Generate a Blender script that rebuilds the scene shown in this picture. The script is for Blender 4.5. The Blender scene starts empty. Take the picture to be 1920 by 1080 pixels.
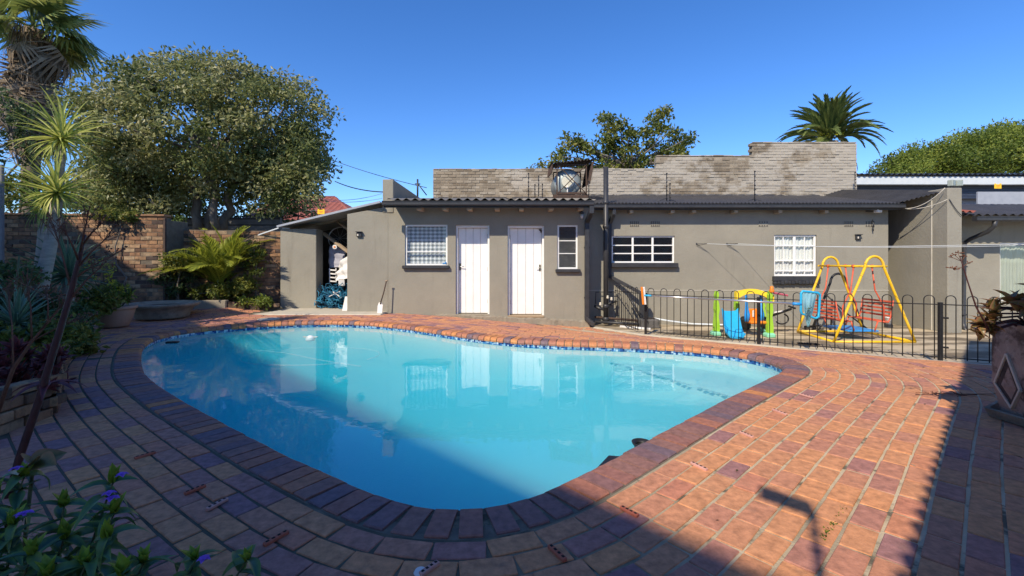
import bpy, bmesh, math, random
import numpy as np
from mathutils import Vector, Matrix, Quaternion

random.seed(7); RNG = np.random.default_rng(7)
SC = bpy.context.scene
COL = SC.collection
R = math.radians

# ------------------------------------------------------------------ camera
F, CX, YH, H = 845.0, 960.0, 490.0, 1.18
cam_d = bpy.data.cameras.new('camera'); cam = bpy.data.objects.new('camera', cam_d); COL.objects.link(cam)
cam.location = (0, 0, H); cam.rotation_euler = (R(90), 0, 0)
cam_d.sensor_width = 36; cam_d.lens = F / 1920 * 36
cam_d.shift_y = -(540 - YH) / 1920
cam_d.clip_start = 0.05; cam_d.clip_end = 2000
SC.camera = cam
SC.render.resolution_x = 1024; SC.render.resolution_y = 576

# ------------------------------------------------------------------ sky and sun
SUN_AZ, SUN_EL = R(31), R(42)      # shadows run this far right of straight ahead
LD = Vector((math.sin(SUN_AZ) * math.cos(SUN_EL), math.cos(SUN_AZ) * math.cos(SUN_EL), -math.sin(SUN_EL)))
world = bpy.data.worlds.new('World'); SC.world = world; world.use_nodes = True
wn = world.node_tree.nodes; wl = world.node_tree.links
bg = wn['Background']; sky = wn.new('ShaderNodeTexSky'); sky.sky_type = 'NISHITA'
sky.sun_disc = False; sky.sun_elevation = SUN_EL; sky.sun_rotation = math.pi + SUN_AZ
sky.altitude = 1700; sky.air_density = 1.0; sky.dust_density = 0.3; sky.ozone_density = 4.0
hs_ = wn.new("ShaderNodeHueSaturation"); hs_.inputs["Saturation"].default_value = 1.23; hs_.inputs["Hue"].default_value = .508; wl.new(sky.outputs[0], hs_.inputs["Color"])
wl.new(hs_.outputs[0], bg.inputs[0]); bg.inputs[1].default_value = 0.145
sun_d = bpy.data.lights.new('sun', 'SUN'); sun = bpy.data.objects.new('sun', sun_d); COL.objects.link(sun)
sun_d.energy = 3.7; sun_d.angle = R(0.5); sun_d.color = (1.0, 0.88, 0.70)
sun.rotation_euler = LD.to_track_quat('-Z', 'Y').to_euler(); sun.location = (-10, -15, 20)
SC.view_settings.view_transform = 'Standard'; SC.view_settings.look = 'None'
SC.view_settings.exposure = 0.66; SC.view_settings.gamma = 1.0; SC.view_settings.use_curve_mapping = False
SC.cycles.max_bounces = 8; SC.cycles.transparent_max_bounces = 12
SC.cycles.volume_bounces = 3
SC.cycles.use_denoising = True

# ------------------------------------------------------------------ helpers
def at(x, y, d):
    return Vector(((x - CX) * d / F, d, H - (y - YH) * d / F))
def gp(x, y, z=0.0):
    d = F * (H - z) / (y - YH)
    return Vector(((x - CX) * d / F, d, z))
def clamp(v, a=0.0, b=1.0): return max(a, min(b, v))
def sst(t): t = clamp(t); return t * t * (3 - 2 * t)
def zg(x, y):
    q = x * .496 + y * .868 - 6.78
    z = -.32 * sst(q / 2.5) * clamp((x + 4) / 5.6) - .02 * clamp(q - 2.4, 0, 5) * clamp((x + 1) / 3)
    z += .12 * sst((y - 9.0) / 1.6) * clamp((-5.3 - x) / 1.2)
    return z
def px(p):
    return (CX + p[0] * F / p[1], YH + (H - p[2]) * F / p[1])

ORG = {}
def org(o): return ORG.get(o.name, Vector((0, 0, 0))) if o else Vector((0, 0, 0))
def tag(o, label=None, cat=None, group=None, kind=None):
    if label: o['label'] = label
    if cat: o['category'] = cat
    if group: o['group'] = group
    if kind: o['kind'] = kind
    return o
def thing(name, label, cat, loc=(0, 0, 0), group=None):
    o = bpy.data.objects.new(name, None); COL.objects.link(o)
    o.location = loc; o.empty_display_size = .1; ORG[o.name] = Vector(loc)
    return tag(o, label, cat, group)

_bev = {}
def bevbox(sx, sy, sz, b):
    k = (round(sx, 4), round(sy, 4), round(sz, 4), round(b, 4))
    if k in _bev: return _bev[k]
    hx, hy, hz = sx / 2, sy / 2, sz / 2
    bm = bmesh.new()
    for ax in (-1, 1):
        for ay in (-1, 1):
            for az in (-1, 1):
                for v in ((hx, hy - b, hz - b), (hx - b, hy, hz - b), (hx - b, hy - b, hz)):
                    bm.verts.new((ax * v[0], ay * v[1], az * v[2]))
    r = bmesh.ops.convex_hull(bm, input=bm.verts)
    bmesh.ops.dissolve_limit(bm, angle_limit=.01, verts=bm.verts, edges=bm.edges)
    bm.verts.index_update()
    V = [v.co.copy() for v in bm.verts]; Fc = [[v.index for v in f.verts] for f in bm.faces]
    bm.free(); _bev[k] = (V, Fc); return V, Fc

class MB:
    def __init__(s): s.v = []; s.f = []; s.t = []; s.sm = []
    def add(s, V, Fc, M=None, tone=.5, smooth=False):
        o = len(s.v)
        for v in V:
            s.v.append(tuple(M @ Vector(v)) if M is not None else tuple(v)); s.t.append(tone)
        for f in Fc: s.f.append([i + o for i in f]); s.sm.append(smooth)
        return s
    def box(s, c, size, rz=0, bev=0, tone=.5, M=None):
        if M is None: M = Matrix.Translation(c) @ Matrix.Rotation(rz, 4, 'Z')
        if bev: V, Fc = bevbox(*size, bev)
        else:
            a, b, d = size[0] / 2, size[1] / 2, size[2] / 2
            V = [(-a, -b, -d), (a, -b, -d), (a, b, -d), (-a, b, -d), (-a, -b, d), (a, -b, d), (a, b, d), (-a, b, d)]
            Fc = [(0, 3, 2, 1), (4, 5, 6, 7), (0, 1, 5, 4), (1, 2, 6, 5), (2, 3, 7, 6), (3, 0, 4, 7)]
        return s.add(V, Fc, M, tone)
    def bx(s, x0, x1, y0, y1, z0, z1, bev=0, tone=.5):
        return s.box(((x0 + x1) / 2, (y0 + y1) / 2, (z0 + z1) / 2), (abs(x1 - x0), abs(y1 - y0), abs(z1 - z0)), 0, bev, tone)
    def beam(s, p, q, w, h, bev=0, up=(0, 0, 1), tone=.5):
        p = Vector(p); q = Vector(q); d = q - p; L = d.length
        x = d.normalized(); u = Vector(up)
        if abs(x.dot(u)) > .98: u = Vector((0, 1, 0))
        y = u.cross(x).normalized(); z = x.cross(y)
        M = Matrix((x, y, z)).transposed().to_4x4(); M.translation = (p + q) / 2
        return s.box(None, (L, w, h), 0, bev, tone, M)
    def tube(s, pts, r, n=8, caps=True, tone=.5, closed=False):
        P = [Vector(p) for p in pts]; m = len(P)
        rr = r if isinstance(r, (list, tuple)) else [r] * m
        o = len(s.v); t0 = (P[1] - P[0]).normalized()
        a = Vector((0, 0, 1)) if abs(t0.z) < .9 else Vector((1, 0, 0))
        nrm = t0.cross(a).normalized(); prev = t0
        for i in range(m):
            if closed: t = (P[(i + 1) % m] - P[i - 1]).normalized()
            else: t = ((P[i + 1] - P[i]).normalized() if i == 0 else (P[i] - P[i - 1]).normalized() if i == m - 1 else (P[i + 1] - P[i - 1]).normalized())
            nrm = (prev.rotation_difference(t) @ nrm); nrm = (nrm - t * nrm.dot(t)).normalized(); prev = t
            b = t.cross(nrm)
            for k in range(n):
                an = 2 * math.pi * k / n
                s.v.append(tuple(P[i] + (nrm * math.cos(an) + b * math.sin(an)) * rr[i])); s.t.append(tone)
        for i in range(m if closed else m - 1):
            for k in range(n):
                j = (i + 1) % m
                s.f.append([o + i * n + k, o + i * n + (k + 1) % n, o + j * n + (k + 1) % n, o + j * n + k]); s.sm.append(True)
        if caps and not closed:
            s.f.append([o + k for k in range(n)][::-1]); s.sm.append(False)
            s.f.append([o + (m - 1) * n + k for k in range(n)]); s.sm.append(False)
        return s
    def lathe(s, c, prof, n=24, tone=.5, smooth=True, rot=0, jit=0):
        c = Vector(c); o = len(s.v); m = len(prof)
        for (r, z) in prof:
            for k in range(n):
                an = 2 * math.pi * k / n + rot
                rj = r * (1 + (random.uniform(-jit, jit) if jit else 0))
                s.v.append((c.x + rj * math.cos(an), c.y + rj * math.sin(an), c.z + z)); s.t.append(tone)
        for i in range(m - 1):
            for k in range(n):
                s.f.append([o + i * n + k, o + i * n + (k + 1) % n, o + (i + 1) * n + (k + 1) % n, o + (i + 1) * n + k]); s.sm.append(smooth)
        return s
    def quad(s, a, b, c, d, tone=.5):
        return s.add([a, b, c, d], [(0, 1, 2, 3)], None, tone)
    def corr(s, p, u, v, pitch, amp, thick=.004, seg=6):
        """corrugated sheet: p corner, u across the corrugations, v along them"""
        p = Vector(p); u = Vector(u); v = Vector(v); n = u.cross(v).normalized()
        cnt = max(4, int(u.length / pitch * seg)); V = []; Fc = []
        for side in (0, 1):
            for i in range(cnt + 1):
                t = i / cnt; w = math.sin(2 * math.pi * t * u.length / pitch)
                w = clamp(w * 1.4, -1, 1) * amp
                for e in (0, 1): V.append(p + u * t + v * e + n * (w - side * thick))
        N = (cnt + 1) * 2
        for i in range(cnt):
            a = i * 2
            Fc.append((a, a + 2, a + 3, a + 1)); Fc.append((N + a, N + a + 1, N + a + 3, N + a + 2))
            Fc.append((a, N + a, N + a + 2, a + 2)); Fc.append((a + 1, a + 3, N + a + 3, N + a + 1))
        return s.add(V, Fc, None, .5)
    def build(s, name, mat, parent=None, label=None, cat=None, group=None, kind=None):
        V = np.array(s.v, dtype=np.float64)
        if parent is None:
            o0 = Vector(((V[:, 0].min() + V[:, 0].max()) / 2, (V[:, 1].min() + V[:, 1].max()) / 2, V[:, 2].min()))
        else: o0 = org(parent)
        V = V - np.array(o0)
        me = bpy.data.meshes.new(name); me.from_pydata(V.tolist(), [], s.f)
        me.polygons.foreach_set('use_smooth', s.sm)
        at_ = me.attributes.new('tone', 'FLOAT', 'POINT'); at_.data.foreach_set('value', np.array(s.t, dtype=np.float32))
        me.materials.append(mat); me.update()
        o = bpy.data.objects.new(name, me); COL.objects.link(o)
        ORG[o.name] = o0.copy()
        if parent is None: o.location = o0
        else: o.parent = parent
        return tag(o, label, cat, group, kind)

def np_obj(name, V, Q, tone, mat, parent=None, smooth=False, **kw):
    """big meshes from numpy arrays: V (n,3), Q (m,k), tone (n)"""
    V = np.asarray(V, dtype=np.float32); Q = np.asarray(Q, dtype=np.int32)
    o0 = org(parent) if parent else Vector((float(V[:, 0].mean()), float(V[:, 1].mean()), float(V[:, 2].min())))
    V = V - np.array(o0, dtype=np.float32)
    me = bpy.data.meshes.new(name); m, k = Q.shape
    me.vertices.add(len(V)); me.vertices.foreach_set('co', V.ravel())
    me.loops.add(m * k); me.loops.foreach_set('vertex_index', Q.ravel())
    me.polygons.add(m); me.polygons.foreach_set('loop_start', np.arange(0, m * k, k, dtype=np.int32))
    me.polygons.foreach_set('loop_total', np.full(m, k, dtype=np.int32))
    me.polygons.foreach_set('use_smooth', np.full(m, smooth))
    a = me.attributes.new('tone', 'FLOAT', 'POINT'); a.data.foreach_set('value', np.asarray(tone, dtype=np.float32))
    me.materials.append(mat); me.update(calc_edges=True); me.validate()
    o = bpy.data.objects.new(name, me); COL.objects.link(o); ORG[o.name] = o0.copy()
    if parent: o.parent = parent
    else: o.location = o0
    return tag(o, **kw)
def inst(name, me, parent, M):
    """one more object on shared mesh data; M is a world matrix"""
    o = bpy.data.objects.new(name, me); COL.objects.link(o)
    M = M.copy(); M.translation = M.translation - org(parent)
    o.parent = parent; o.matrix_basis = M
    return o
def proto(mb, name, mat):
    o = mb.build(name, mat, None); me = o.data
    # undo the recentering so that the template keeps its own origin
    off = o.location.copy(); me.transform(Matrix.Translation(off)); bpy.data.objects.remove(o); return me

# ------------------------------------------------------------------ materials
def C4(c): return (c[0], c[1], c[2], 1)
def mat(name, cols, rough=.7, scale=3.0, detail=6, bump=0., bscale=40., tone=None, tvar=.0, metal=0., spec=.4,
        stain=None, transl=0., stretch=(1, 1, 1), bdist=.01, coat=0):
    """cols: colours spread over noise; tone: colours spread over the 'tone' attribute (noise then only varies value by tvar)"""
    m = bpy.data.materials.new(name); m.use_nodes = True; nt = m.node_tree; N = nt.nodes; Lk = nt.links
    b = N['Principled BSDF']; b.inputs['Roughness'].default_value = rough; b.inputs['Metallic'].default_value = metal
    b.inputs['Specular IOR Level'].default_value = spec
    if coat: b.inputs['Coat Weight'].default_value = coat
    geo = N.new('ShaderNodeNewGeometry'); mp = N.new('ShaderNodeMapping'); mp.inputs['Scale'].default_value = stretch
    Lk.new(geo.outputs['Position'], mp.inputs[0])
    nz = N.new('ShaderNodeTexNoise'); nz.inputs['Scale'].default_value = scale; nz.inputs['Detail'].default_value = detail
    nz.inputs['Roughness'].default_value = .62; Lk.new(mp.outputs[0], nz.inputs[0])
    def ramp(src, cl, lo=.3, hi=.7):
        r = N.new('ShaderNodeValToRGB'); e = r.color_ramp.elements
        while len(e) < len(cl): e.new(.5)
        for i, c in enumerate(cl):
            e[i].position = lo + (hi - lo) * i / max(1, len(cl) - 1); e[i].color = C4(c)
        Lk.new(src, r.inputs[0]); return r.outputs[0]
    if tone:
        an = N.new('ShaderNodeAttribute'); an.attribute_name = 'tone'
        col = ramp(an.outputs['Fac'], tone, 0, 1)
        if tvar:
            g = ramp(nz.outputs['Fac'], [(1 - tvar,) * 3, (1 + tvar,) * 3])
            mx = N.new('ShaderNodeMix'); mx.data_type = 'RGBA'; mx.blend_type = 'MULTIPLY'; mx.inputs[0].default_value = 1
            Lk.new(col, mx.inputs[6]); Lk.new(g, mx.inputs[7]); col = mx.outputs[2]
    else: col = ramp(nz.outputs['Fac'], cols if len(cols) > 1 else [cols[0], cols[0]])
    for st in (stain or []):
        c, sc, lo, hi, amt = st[:5]
        s2 = N.new('ShaderNodeTexNoise'); s2.inputs['Scale'].default_value = sc; s2.inputs['Detail'].default_value = 8
        s2.inputs['Roughness'].default_value = .65
        if len(st) > 5:
            m2 = N.new('ShaderNodeMapping'); m2.inputs['Scale'].default_value = st[5]; m2.inputs['Location'].default_value = (3.1, 7.7, 1.3)
            Lk.new(geo.outputs['Position'], m2.inputs[0]); Lk.new(m2.outputs[0], s2.inputs[0])
        else: Lk.new(geo.outputs['Position'], s2.inputs[0])
        k = ramp(s2.outputs['Fac'], [(0, 0, 0), (amt, amt, amt)], lo, hi)
        mx = N.new('ShaderNodeMix'); mx.data_type = 'RGBA'; Lk.new(k, mx.inputs[0]); Lk.new(col, mx.inputs[6]); mx.inputs[7].default_value = C4(c)
        col = mx.outputs[2]
    Lk.new(col, b.inputs['Base Color'])
    if bump:
        bn = N.new('ShaderNodeTexNoise'); bn.inputs['Scale'].default_value = bscale; bn.inputs['Detail'].default_value = 5
        Lk.new(mp.outputs[0], bn.inputs[0]); bp = N.new('ShaderNodeBump'); bp.inputs['Strength'].default_value = bump
        bp.inputs['Distance'].default_value = bdist; Lk.new(bn.outputs['Fac'], bp.inputs['Height']); Lk.new(bp.outputs[0], b.inputs['Normal'])
    if transl:
        tr = N.new('ShaderNodeBsdfTranslucent'); ms = N.new('ShaderNodeMixShader'); ms.inputs[0].default_value = transl
        Lk.new(col, tr.inputs[0]); Lk.new(b.outputs[0], ms.inputs[1]); Lk.new(tr.outputs[0], ms.inputs[2])
        Lk.new(ms.outputs[0], N['Material Output'].inputs[0])
    return m

M_ = {}
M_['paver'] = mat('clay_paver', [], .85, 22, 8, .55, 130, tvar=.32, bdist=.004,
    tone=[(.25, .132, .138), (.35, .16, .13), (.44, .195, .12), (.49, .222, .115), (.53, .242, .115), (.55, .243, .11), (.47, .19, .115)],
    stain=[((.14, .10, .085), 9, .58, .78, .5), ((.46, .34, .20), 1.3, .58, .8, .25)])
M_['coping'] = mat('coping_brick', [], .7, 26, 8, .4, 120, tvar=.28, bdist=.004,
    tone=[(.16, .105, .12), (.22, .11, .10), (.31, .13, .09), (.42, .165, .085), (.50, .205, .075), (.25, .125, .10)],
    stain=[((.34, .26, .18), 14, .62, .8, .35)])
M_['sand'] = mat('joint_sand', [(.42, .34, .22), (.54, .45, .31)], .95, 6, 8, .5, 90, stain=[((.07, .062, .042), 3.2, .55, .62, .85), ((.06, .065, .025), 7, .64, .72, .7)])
def darken_left(m, col, x0, x1):  # mixes in a darker colour towards the left, broken up by noise
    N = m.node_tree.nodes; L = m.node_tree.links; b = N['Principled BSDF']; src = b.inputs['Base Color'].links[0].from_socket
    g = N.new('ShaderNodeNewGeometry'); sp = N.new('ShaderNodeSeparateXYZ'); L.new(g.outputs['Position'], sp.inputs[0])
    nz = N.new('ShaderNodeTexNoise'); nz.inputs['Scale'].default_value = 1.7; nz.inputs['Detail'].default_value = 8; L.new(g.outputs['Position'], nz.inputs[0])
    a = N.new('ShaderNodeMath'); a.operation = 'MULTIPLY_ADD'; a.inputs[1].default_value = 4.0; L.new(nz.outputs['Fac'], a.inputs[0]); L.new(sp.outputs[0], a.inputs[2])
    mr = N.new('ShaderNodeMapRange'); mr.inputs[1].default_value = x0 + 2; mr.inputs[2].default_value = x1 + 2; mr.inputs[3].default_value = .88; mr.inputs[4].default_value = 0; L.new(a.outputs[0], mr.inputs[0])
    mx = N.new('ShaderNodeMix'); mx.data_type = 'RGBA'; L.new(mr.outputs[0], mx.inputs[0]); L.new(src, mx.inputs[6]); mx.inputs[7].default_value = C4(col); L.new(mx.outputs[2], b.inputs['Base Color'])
darken_left(M_['sand'], (.045, .045, .03), -.6, 1.6)
M_['plaster'] = mat('taupe_plaster', [(.235, .22, .18), (.29, .27, .218)], .9, 1.3, 10, .5, 30, bdist=.012,
    stain=[((.34, .31, .26), 2.2, .60, .82, .3, (1, 1, .45)), ((.13, .11, .085), 4.5, .58, .80, .5, (1, 1, .14)), ((.15, .13, .10), 30, .64, .74, .35)])
M_['plinth'] = mat('worn_plinth', [(.22, .19, .145), (.30, .26, .20)], .95, 5, 8, .7, 40, stain=[((.10, .085, .065), 8, .55, .7, .6)])
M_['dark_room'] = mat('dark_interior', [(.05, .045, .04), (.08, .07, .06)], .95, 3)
M_['white'] = mat('white_paint', [(.74, .74, .72), (.82, .82, .80)], .5, 4, 6, .1, 60, stain=[((.45, .40, .32), 7, .66, .82, .4, (1, 1, .3))])
M_['cream'] = mat('aged_cream_paint', [(.50, .46, .38), (.62, .58, .49)], .6, 6)
M_['charcoal'] = mat('charcoal_paint', [(.028, .029, .033), (.045, .046, .05)], .42, 8, stain=[((.16, .15, .14), 9, .66, .8, .35)])
M_['roof_dark'] = mat('charcoal_roof_sheet', [(.035, .035, .038), (.06, .058, .06)], .55, 4, 6, stain=[((.16, .13, .10), 2.5, .6, .8, .4)])
M_['roof_grey'] = mat('weathered_roof_sheet', [(.20, .18, .15), (.30, .27, .22)], .65, 4, stain=[((.10, .08, .06), 3, .55, .75, .6)])
M_['zinc'] = mat('galvanised_sheet', [(.34, .35, .36), (.46, .47, .48)], .45, 5, metal=.4)
M_['fence'] = mat('black_fence_paint', [(.012, .012, .013), (.02, .02, .022)], .45, 30)
M_['steel_rust'] = mat('rusted_steel', [(.035, .028, .024), (.09, .05, .033)], .8, 14, bump=.3, bscale=60)
M_['alu'] = mat('aluminium_tube', [(.55, .56, .58), (.68, .69, .70)], .32, 20, metal=.85)
M_['concrete'] = mat('yard_concrete', [(.42, .34, .225), (.54, .45, .31)], .95, 2.5, 8, .5, 45,
    stain=[((.12, .09, .055), 1.0, .47, .56, .85, (.6, 2.2, 1)), ((.16, .135, .095), 7, .55, .72, .6)])
M_['kerb'] = mat('pale_kerb', [(.40, .36, .28), (.52, .47, .38)], .95, 6, 8, .5, 40, stain=[((.18, .15, .11), 6, .58, .75, .5)])
M_['soil'] = mat('garden_soil', [(.045, .034, .024), (.085, .062, .042)], 1, 5, 8, .8, 30)
M_['graybrick'] = mat('stock_brick_wall', [], .95, 5, 8, .6, 60, tvar=.22, tone=[(.17, .135, .095), (.225, .185, .135), (.27, .225, .165), (.32, .28, .22)],
    stain=[((.115, .09, .062), 1.1, .56, .68, .6, (1, 1, .55)), ((.42, .385, .325), .45, .505, .55, .7, (1, 1, 1.3))])
M_['graymortar'] = mat('rough_mortar', [(.23, .195, .145), (.31, .27, .21)], .95, 7, 8, .6, 50, stain=[((.42, .385, .325), .45, .505, .55, .7, (1, 1, 1.3))])
M_['facebrick'] = mat('face_brick', [], .9, 9, 8, .6, 70, tvar=.35, tone=[(.075, .05, .04), (.16, .085, .05), (.26, .14, .075), (.36, .20, .10), (.33, .23, .14)],
    stain=[((.045, .038, .03), 8, .52, .66, .7), ((.06, .05, .04), 1.2, .5, .7, .5)])
M_['facemortar'] = mat('dark_mortar', [(.10, .08, .06), (.17, .14, .105)], .95, 9, bump=.5, bscale=60)
M_['terracotta'] = mat('pale_terracotta', [(.36, .215, .15), (.43, .27, .19)], .8, 6, 6, .25, 60, stain=[((.22, .14, .10), 5, .58, .75, .4)])
M_['stone'] = mat('cast_stone', [(.23, .19, .14), (.34, .29, .22)], .95, 7, 8, .7, 60, stain=[((.09, .075, .055), 4, .5, .7, .7)])
M_['planter'] = mat('weathered_concrete_pot', [(.22, .165, .135), (.31, .24, .20)], .95, 6, 8, .7, 55, stain=[((.06, .038, .03), 3.4, .50, .57, .85), ((.5, .45, .38), 14, .62, .74, .5)])
M_['planter_dark'] = mat('dark_pot_panel', [(.035, .03, .028), (.075, .058, .05)], .95, 12, 8, .8, 40)
M_['yellow'] = mat('yellow_enamel', [(.80, .47, .01), (.86, .53, .02)], .4, 9, stain=[((.25, .12, .03), 14, .62, .74, .7), ((.80, .58, .16), 2, .5, .7, .4)])
M_['red'] = mat('red_enamel', [(.58, .09, .04), (.68, .13, .06)], .5, 12, stain=[((.20, .08, .05), 16, .62, .75, .6)])
M_['blue_plastic'] = mat('blue_plastic', [(.02, .24, .62), (.025, .28, .68)], .4, 6)
M_['slide_blue'] = mat('sky_blue_plastic', [(.02, .36, .66), (.03, .42, .72)], .4, 6)
M_['green_plastic'] = mat('lime_plastic', [(.30, .56, .03), (.36, .62, .05)], .45, 6)
M_['mint_plastic'] = mat('mint_plastic', [(.22, .60, .38), (.26, .64, .42)], .5, 6)
M_['yellow_plastic'] = mat('yellow_plastic', [(.82, .55, .02), (.86, .6, .04)], .45, 6)
M_['orange_plastic'] = mat('orange_plastic', [(.78, .20, .012), (.82, .24, .02)], .45, 6)
M_['pink_plastic'] = mat('pink_plastic', [(.65, .10, .16), (.7, .14, .2)], .45, 6)
M_['net_blue'] = mat('pale_blue_mesh', [(.22, .50, .62), (.34, .62, .72)], .7, 14, transl=.4)
M_['blue_net'] = mat('blue_netting', [], .6, 8, tone=[(.01, .07, .14), (.02, .17, .30), (.04, .26, .42)])
M_['black_plastic'] = mat('black_plastic', [(.012, .012, .013), (.02, .02, .02)], .4, 8)
M_['hose'] = mat('pale_hose', [(.62, .68, .70), (.72, .76, .78)], .4, 8)
M_['sheet'] = mat('white_sheeting', [(.62, .60, .57), (.74, .72, .69)], .8, 6, bump=.5, bscale=14, bdist=.03)
M_['lilac'] = mat('grey_tarp', [(.30, .30, .36), (.38, .38, .44)], .8, 6, bump=.5, bscale=12, bdist=.03)
M_['timber'] = mat('weathered_timber', [(.26, .19, .12), (.38, .29, .19)], .8, 3, 6, stretch=(1, 1, 8), bump=.3, bscale=30)
M_['timber_grey'] = mat('painted_rafter', [(.33, .27, .20), (.42, .35, .27)], .85, 6)
M_['clay'] = mat('red_clay_strip', [(.36, .09, .055), (.46, .14, .085)], .85, 16)
M_['pink_clay'] = mat('faded_clay_strip', [(.50, .26, .22), (.58, .33, .28)], .85, 16)
M_['hole'] = mat('dark_hole', [(.02, .015, .012), (.03, .02, .016)], 1, 16)
M_['curtain'] = mat('net_curtain', [(.80, .80, .77), (.87, .87, .84)], .9, 6, transl=.12)
M_['curtain_green'] = mat('pale_green_curtain', [(.52, .58, .48), (.62, .68, .58)], .9, 3, transl=.3)
M_['lace'] = mat('lace_blind', [(.22, .25, .27), (.66, .70, .72)], .9, 34, 3, stretch=(1, 1, .8))
M_['red_tile'] = mat('red_roof_tile', [(.24, .07, .05), (.33, .11, .08)], .8, 4, stain=[((.12, .06, .05), 2, .55, .75, .5)])
M_['navy'] = mat('navy_cladding', [(.028, .036, .06), (.04, .05, .08)], .5, 5)
M_['palegrey'] = mat('pale_grey_sheet', [(.27, .29, .33), (.33, .35, .39)], .5, 5)
M_['fascia'] = mat('white_fascia', [(.50, .54, .56), (.58, .61, .62)], .5, 5)
M_['warn'] = mat('yellow_warning_plate', [(.85, .48, .01), (.88, .52, .02)], .5, 9)
M_['tank'] = mat('grey_tank', [(.24, .28, .28), (.33, .37, .37)], .45, 5, metal=.3)
M_['tank_cap'] = mat('pale_tank_cap', [(.55, .53, .42), (.62, .60, .50)], .6, 6)
M_['bark'] = mat('grey_bark', [(.10, .085, .07), (.22, .19, .155)], .95, 7, 8, .8, 30, stretch=(1, 1, .3))
M_['palm_bark'] = mat('palm_bark', [(.13, .10, .07), (.26, .21, .155)], .95, 8, 8, .8, 30, stretch=(1, 1, 3))
M_['yucca_bark'] = mat('pale_yucca_bark', [(.21, .19, .165), (.36, .33, .29)], .95, 6, 8, .8, 22, stretch=(1, 1, 4))
M_['stem_red'] = mat('dark_red_stem', [(.045, .014, .014), (.085, .03, .028)], .55, 8)
M_['stem_green'] = mat('green_stem', [(.06, .075, .03), (.10, .11, .05)], .7, 8)
M_['twig_dry'] = mat('dry_flower_head', [(.11, .045, .03), (.19, .085, .05)], .9, 20)
def leafmat(name, tone, transl=.32, rough=.5, spec=.4):
    return mat(name, [], rough, 30, 3, tvar=.15, tone=tone, transl=transl, spec=spec)
M_['leaf_tree'] = leafmat('olive_foliage', [(.06, .085, .022), (.13, .16, .045), (.21, .23, .075), (.30, .30, .12), (.44, .41, .22)], .38, .45)
M_['leaf_bright'] = leafmat('bright_foliage', [(.05, .085, .014), (.12, .17, .025), (.20, .25, .035), (.30, .32, .05)], .4)
M_['leaf_mid'] = leafmat('mid_foliage', [(.045, .07, .014), (.10, .13, .022), (.17, .185, .03), (.27, .23, .045)], .35)
M_['leaf_dark'] = leafmat('dark_foliage', [(.03, .055, .02), (.06, .10, .032), (.10, .145, .05)], .3)
M_['frond'] = leafmat('palm_frond', [(.06, .10, .03), (.125, .175, .045), (.21, .25, .065), (.33, .34, .09)], .35)
M_['frond_yellow'] = leafmat('yellow_green_frond', [(.15, .19, .025), (.32, .36, .04), (.52, .53, .075)], .45)  # yellow-green leaf colour of the young palm
M_['dead_frond'] = leafmat('dead_frond', [(.10, .07, .045), (.20, .15, .10), (.32, .26, .19)], .15, .9, .1)
M_['yucca'] = leafmat('striped_yucca', [(.12, .20, .05), (.28, .36, .07), (.55, .55, .14), (.70, .68, .25)], .4)
M_['agave'] = leafmat('blue_green_agave', [(.06, .13, .08), (.10, .18, .11), (.18, .27, .17)], .2)
M_['aeonium'] = leafmat('wine_red_rosette', [(.06, .016, .02), (.13, .03, .035), (.22, .06, .055)], .25)
M_['bush'] = leafmat('variegated_bush', [(.04, .10, .055), (.07, .15, .07), (.13, .21, .05), (.22, .32, .03)], .3, .35)
M_['kal'] = leafmat('bronze_succulent', [(.08, .05, .02), (.14, .12, .03), (.22, .14, .05), (.28, .11, .055)], .2, .4)
M_['petal'] = leafmat('purple_petal', [(.25, .08, .55), (.36, .14, .68)], .35)
M_['petal_yellow'] = leafmat('yellow_green_bloom', [(.30, .33, .02), (.46, .44, .03)], .3)
M_['rock'] = mat('garden_rock', [(.14, .13, .115), (.26, .24, .21)], .95, 5, 8, .8, 25)

def two_sided_fresnel(N, L, ior):
    fr = N.new('ShaderNodeFresnel'); g_ = N.new('ShaderNodeNewGeometry'); mr = N.new('ShaderNodeMapRange')
    mr.inputs[3].default_value = ior; mr.inputs[4].default_value = 1 / ior
    L.new(g_.outputs['Backfacing'], mr.inputs[0]); L.new(mr.outputs[0], fr.inputs[0]); return fr
def glassmat(name, tint, rough=.03, bumpy=0, dens=.75):
    m = bpy.data.materials.new(name); m.use_nodes = True; nt = m.node_tree; N = nt.nodes; L = nt.links
    N.remove(N['Principled BSDF']); g = N.new('ShaderNodeBsdfGlossy'); g.inputs['Roughness'].default_value = rough
    t = N.new('ShaderNodeBsdfTransparent'); t.inputs[0].default_value = C4(tint)
    d = N.new('ShaderNodeBsdfDiffuse'); d.inputs[0].default_value = (.06, .065, .07, 1)
    m1 = N.new('ShaderNodeMixShader'); m1.inputs[0].default_value = 1 - dens; L.new(t.outputs[0], m1.inputs[1]); L.new(d.outputs[0], m1.inputs[2])
    fr = two_sided_fresnel(N, L, 1.5)
    m2 = N.new('ShaderNodeMixShader'); L.new(fr.outputs[0], m2.inputs[0]); L.new(m1.outputs[0], m2.inputs[1]); L.new(g.outputs[0], m2.inputs[2])
    if bumpy:
        nz = N.new('ShaderNodeTexVoronoi'); nz.inputs['Scale'].default_value = 45; geo = N.new('ShaderNodeNewGeometry')
        L.new(geo.outputs['Position'], nz.inputs[0]); bp = N.new('ShaderNodeBump'); bp.inputs['Strength'].default_value = bumpy
        bp.inputs['Distance'].default_value = .02; L.new(nz.outputs['Distance'], bp.inputs['Height'])
        for n_ in (g, fr, d): L.new(bp.outputs[0], n_.inputs['Normal'])
    L.new(m2.outputs[0], N['Material Output'].inputs[0]); return m
M_['glass'] = glassmat('window_glass', (.97, .98, .98), dens=.975)
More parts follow.
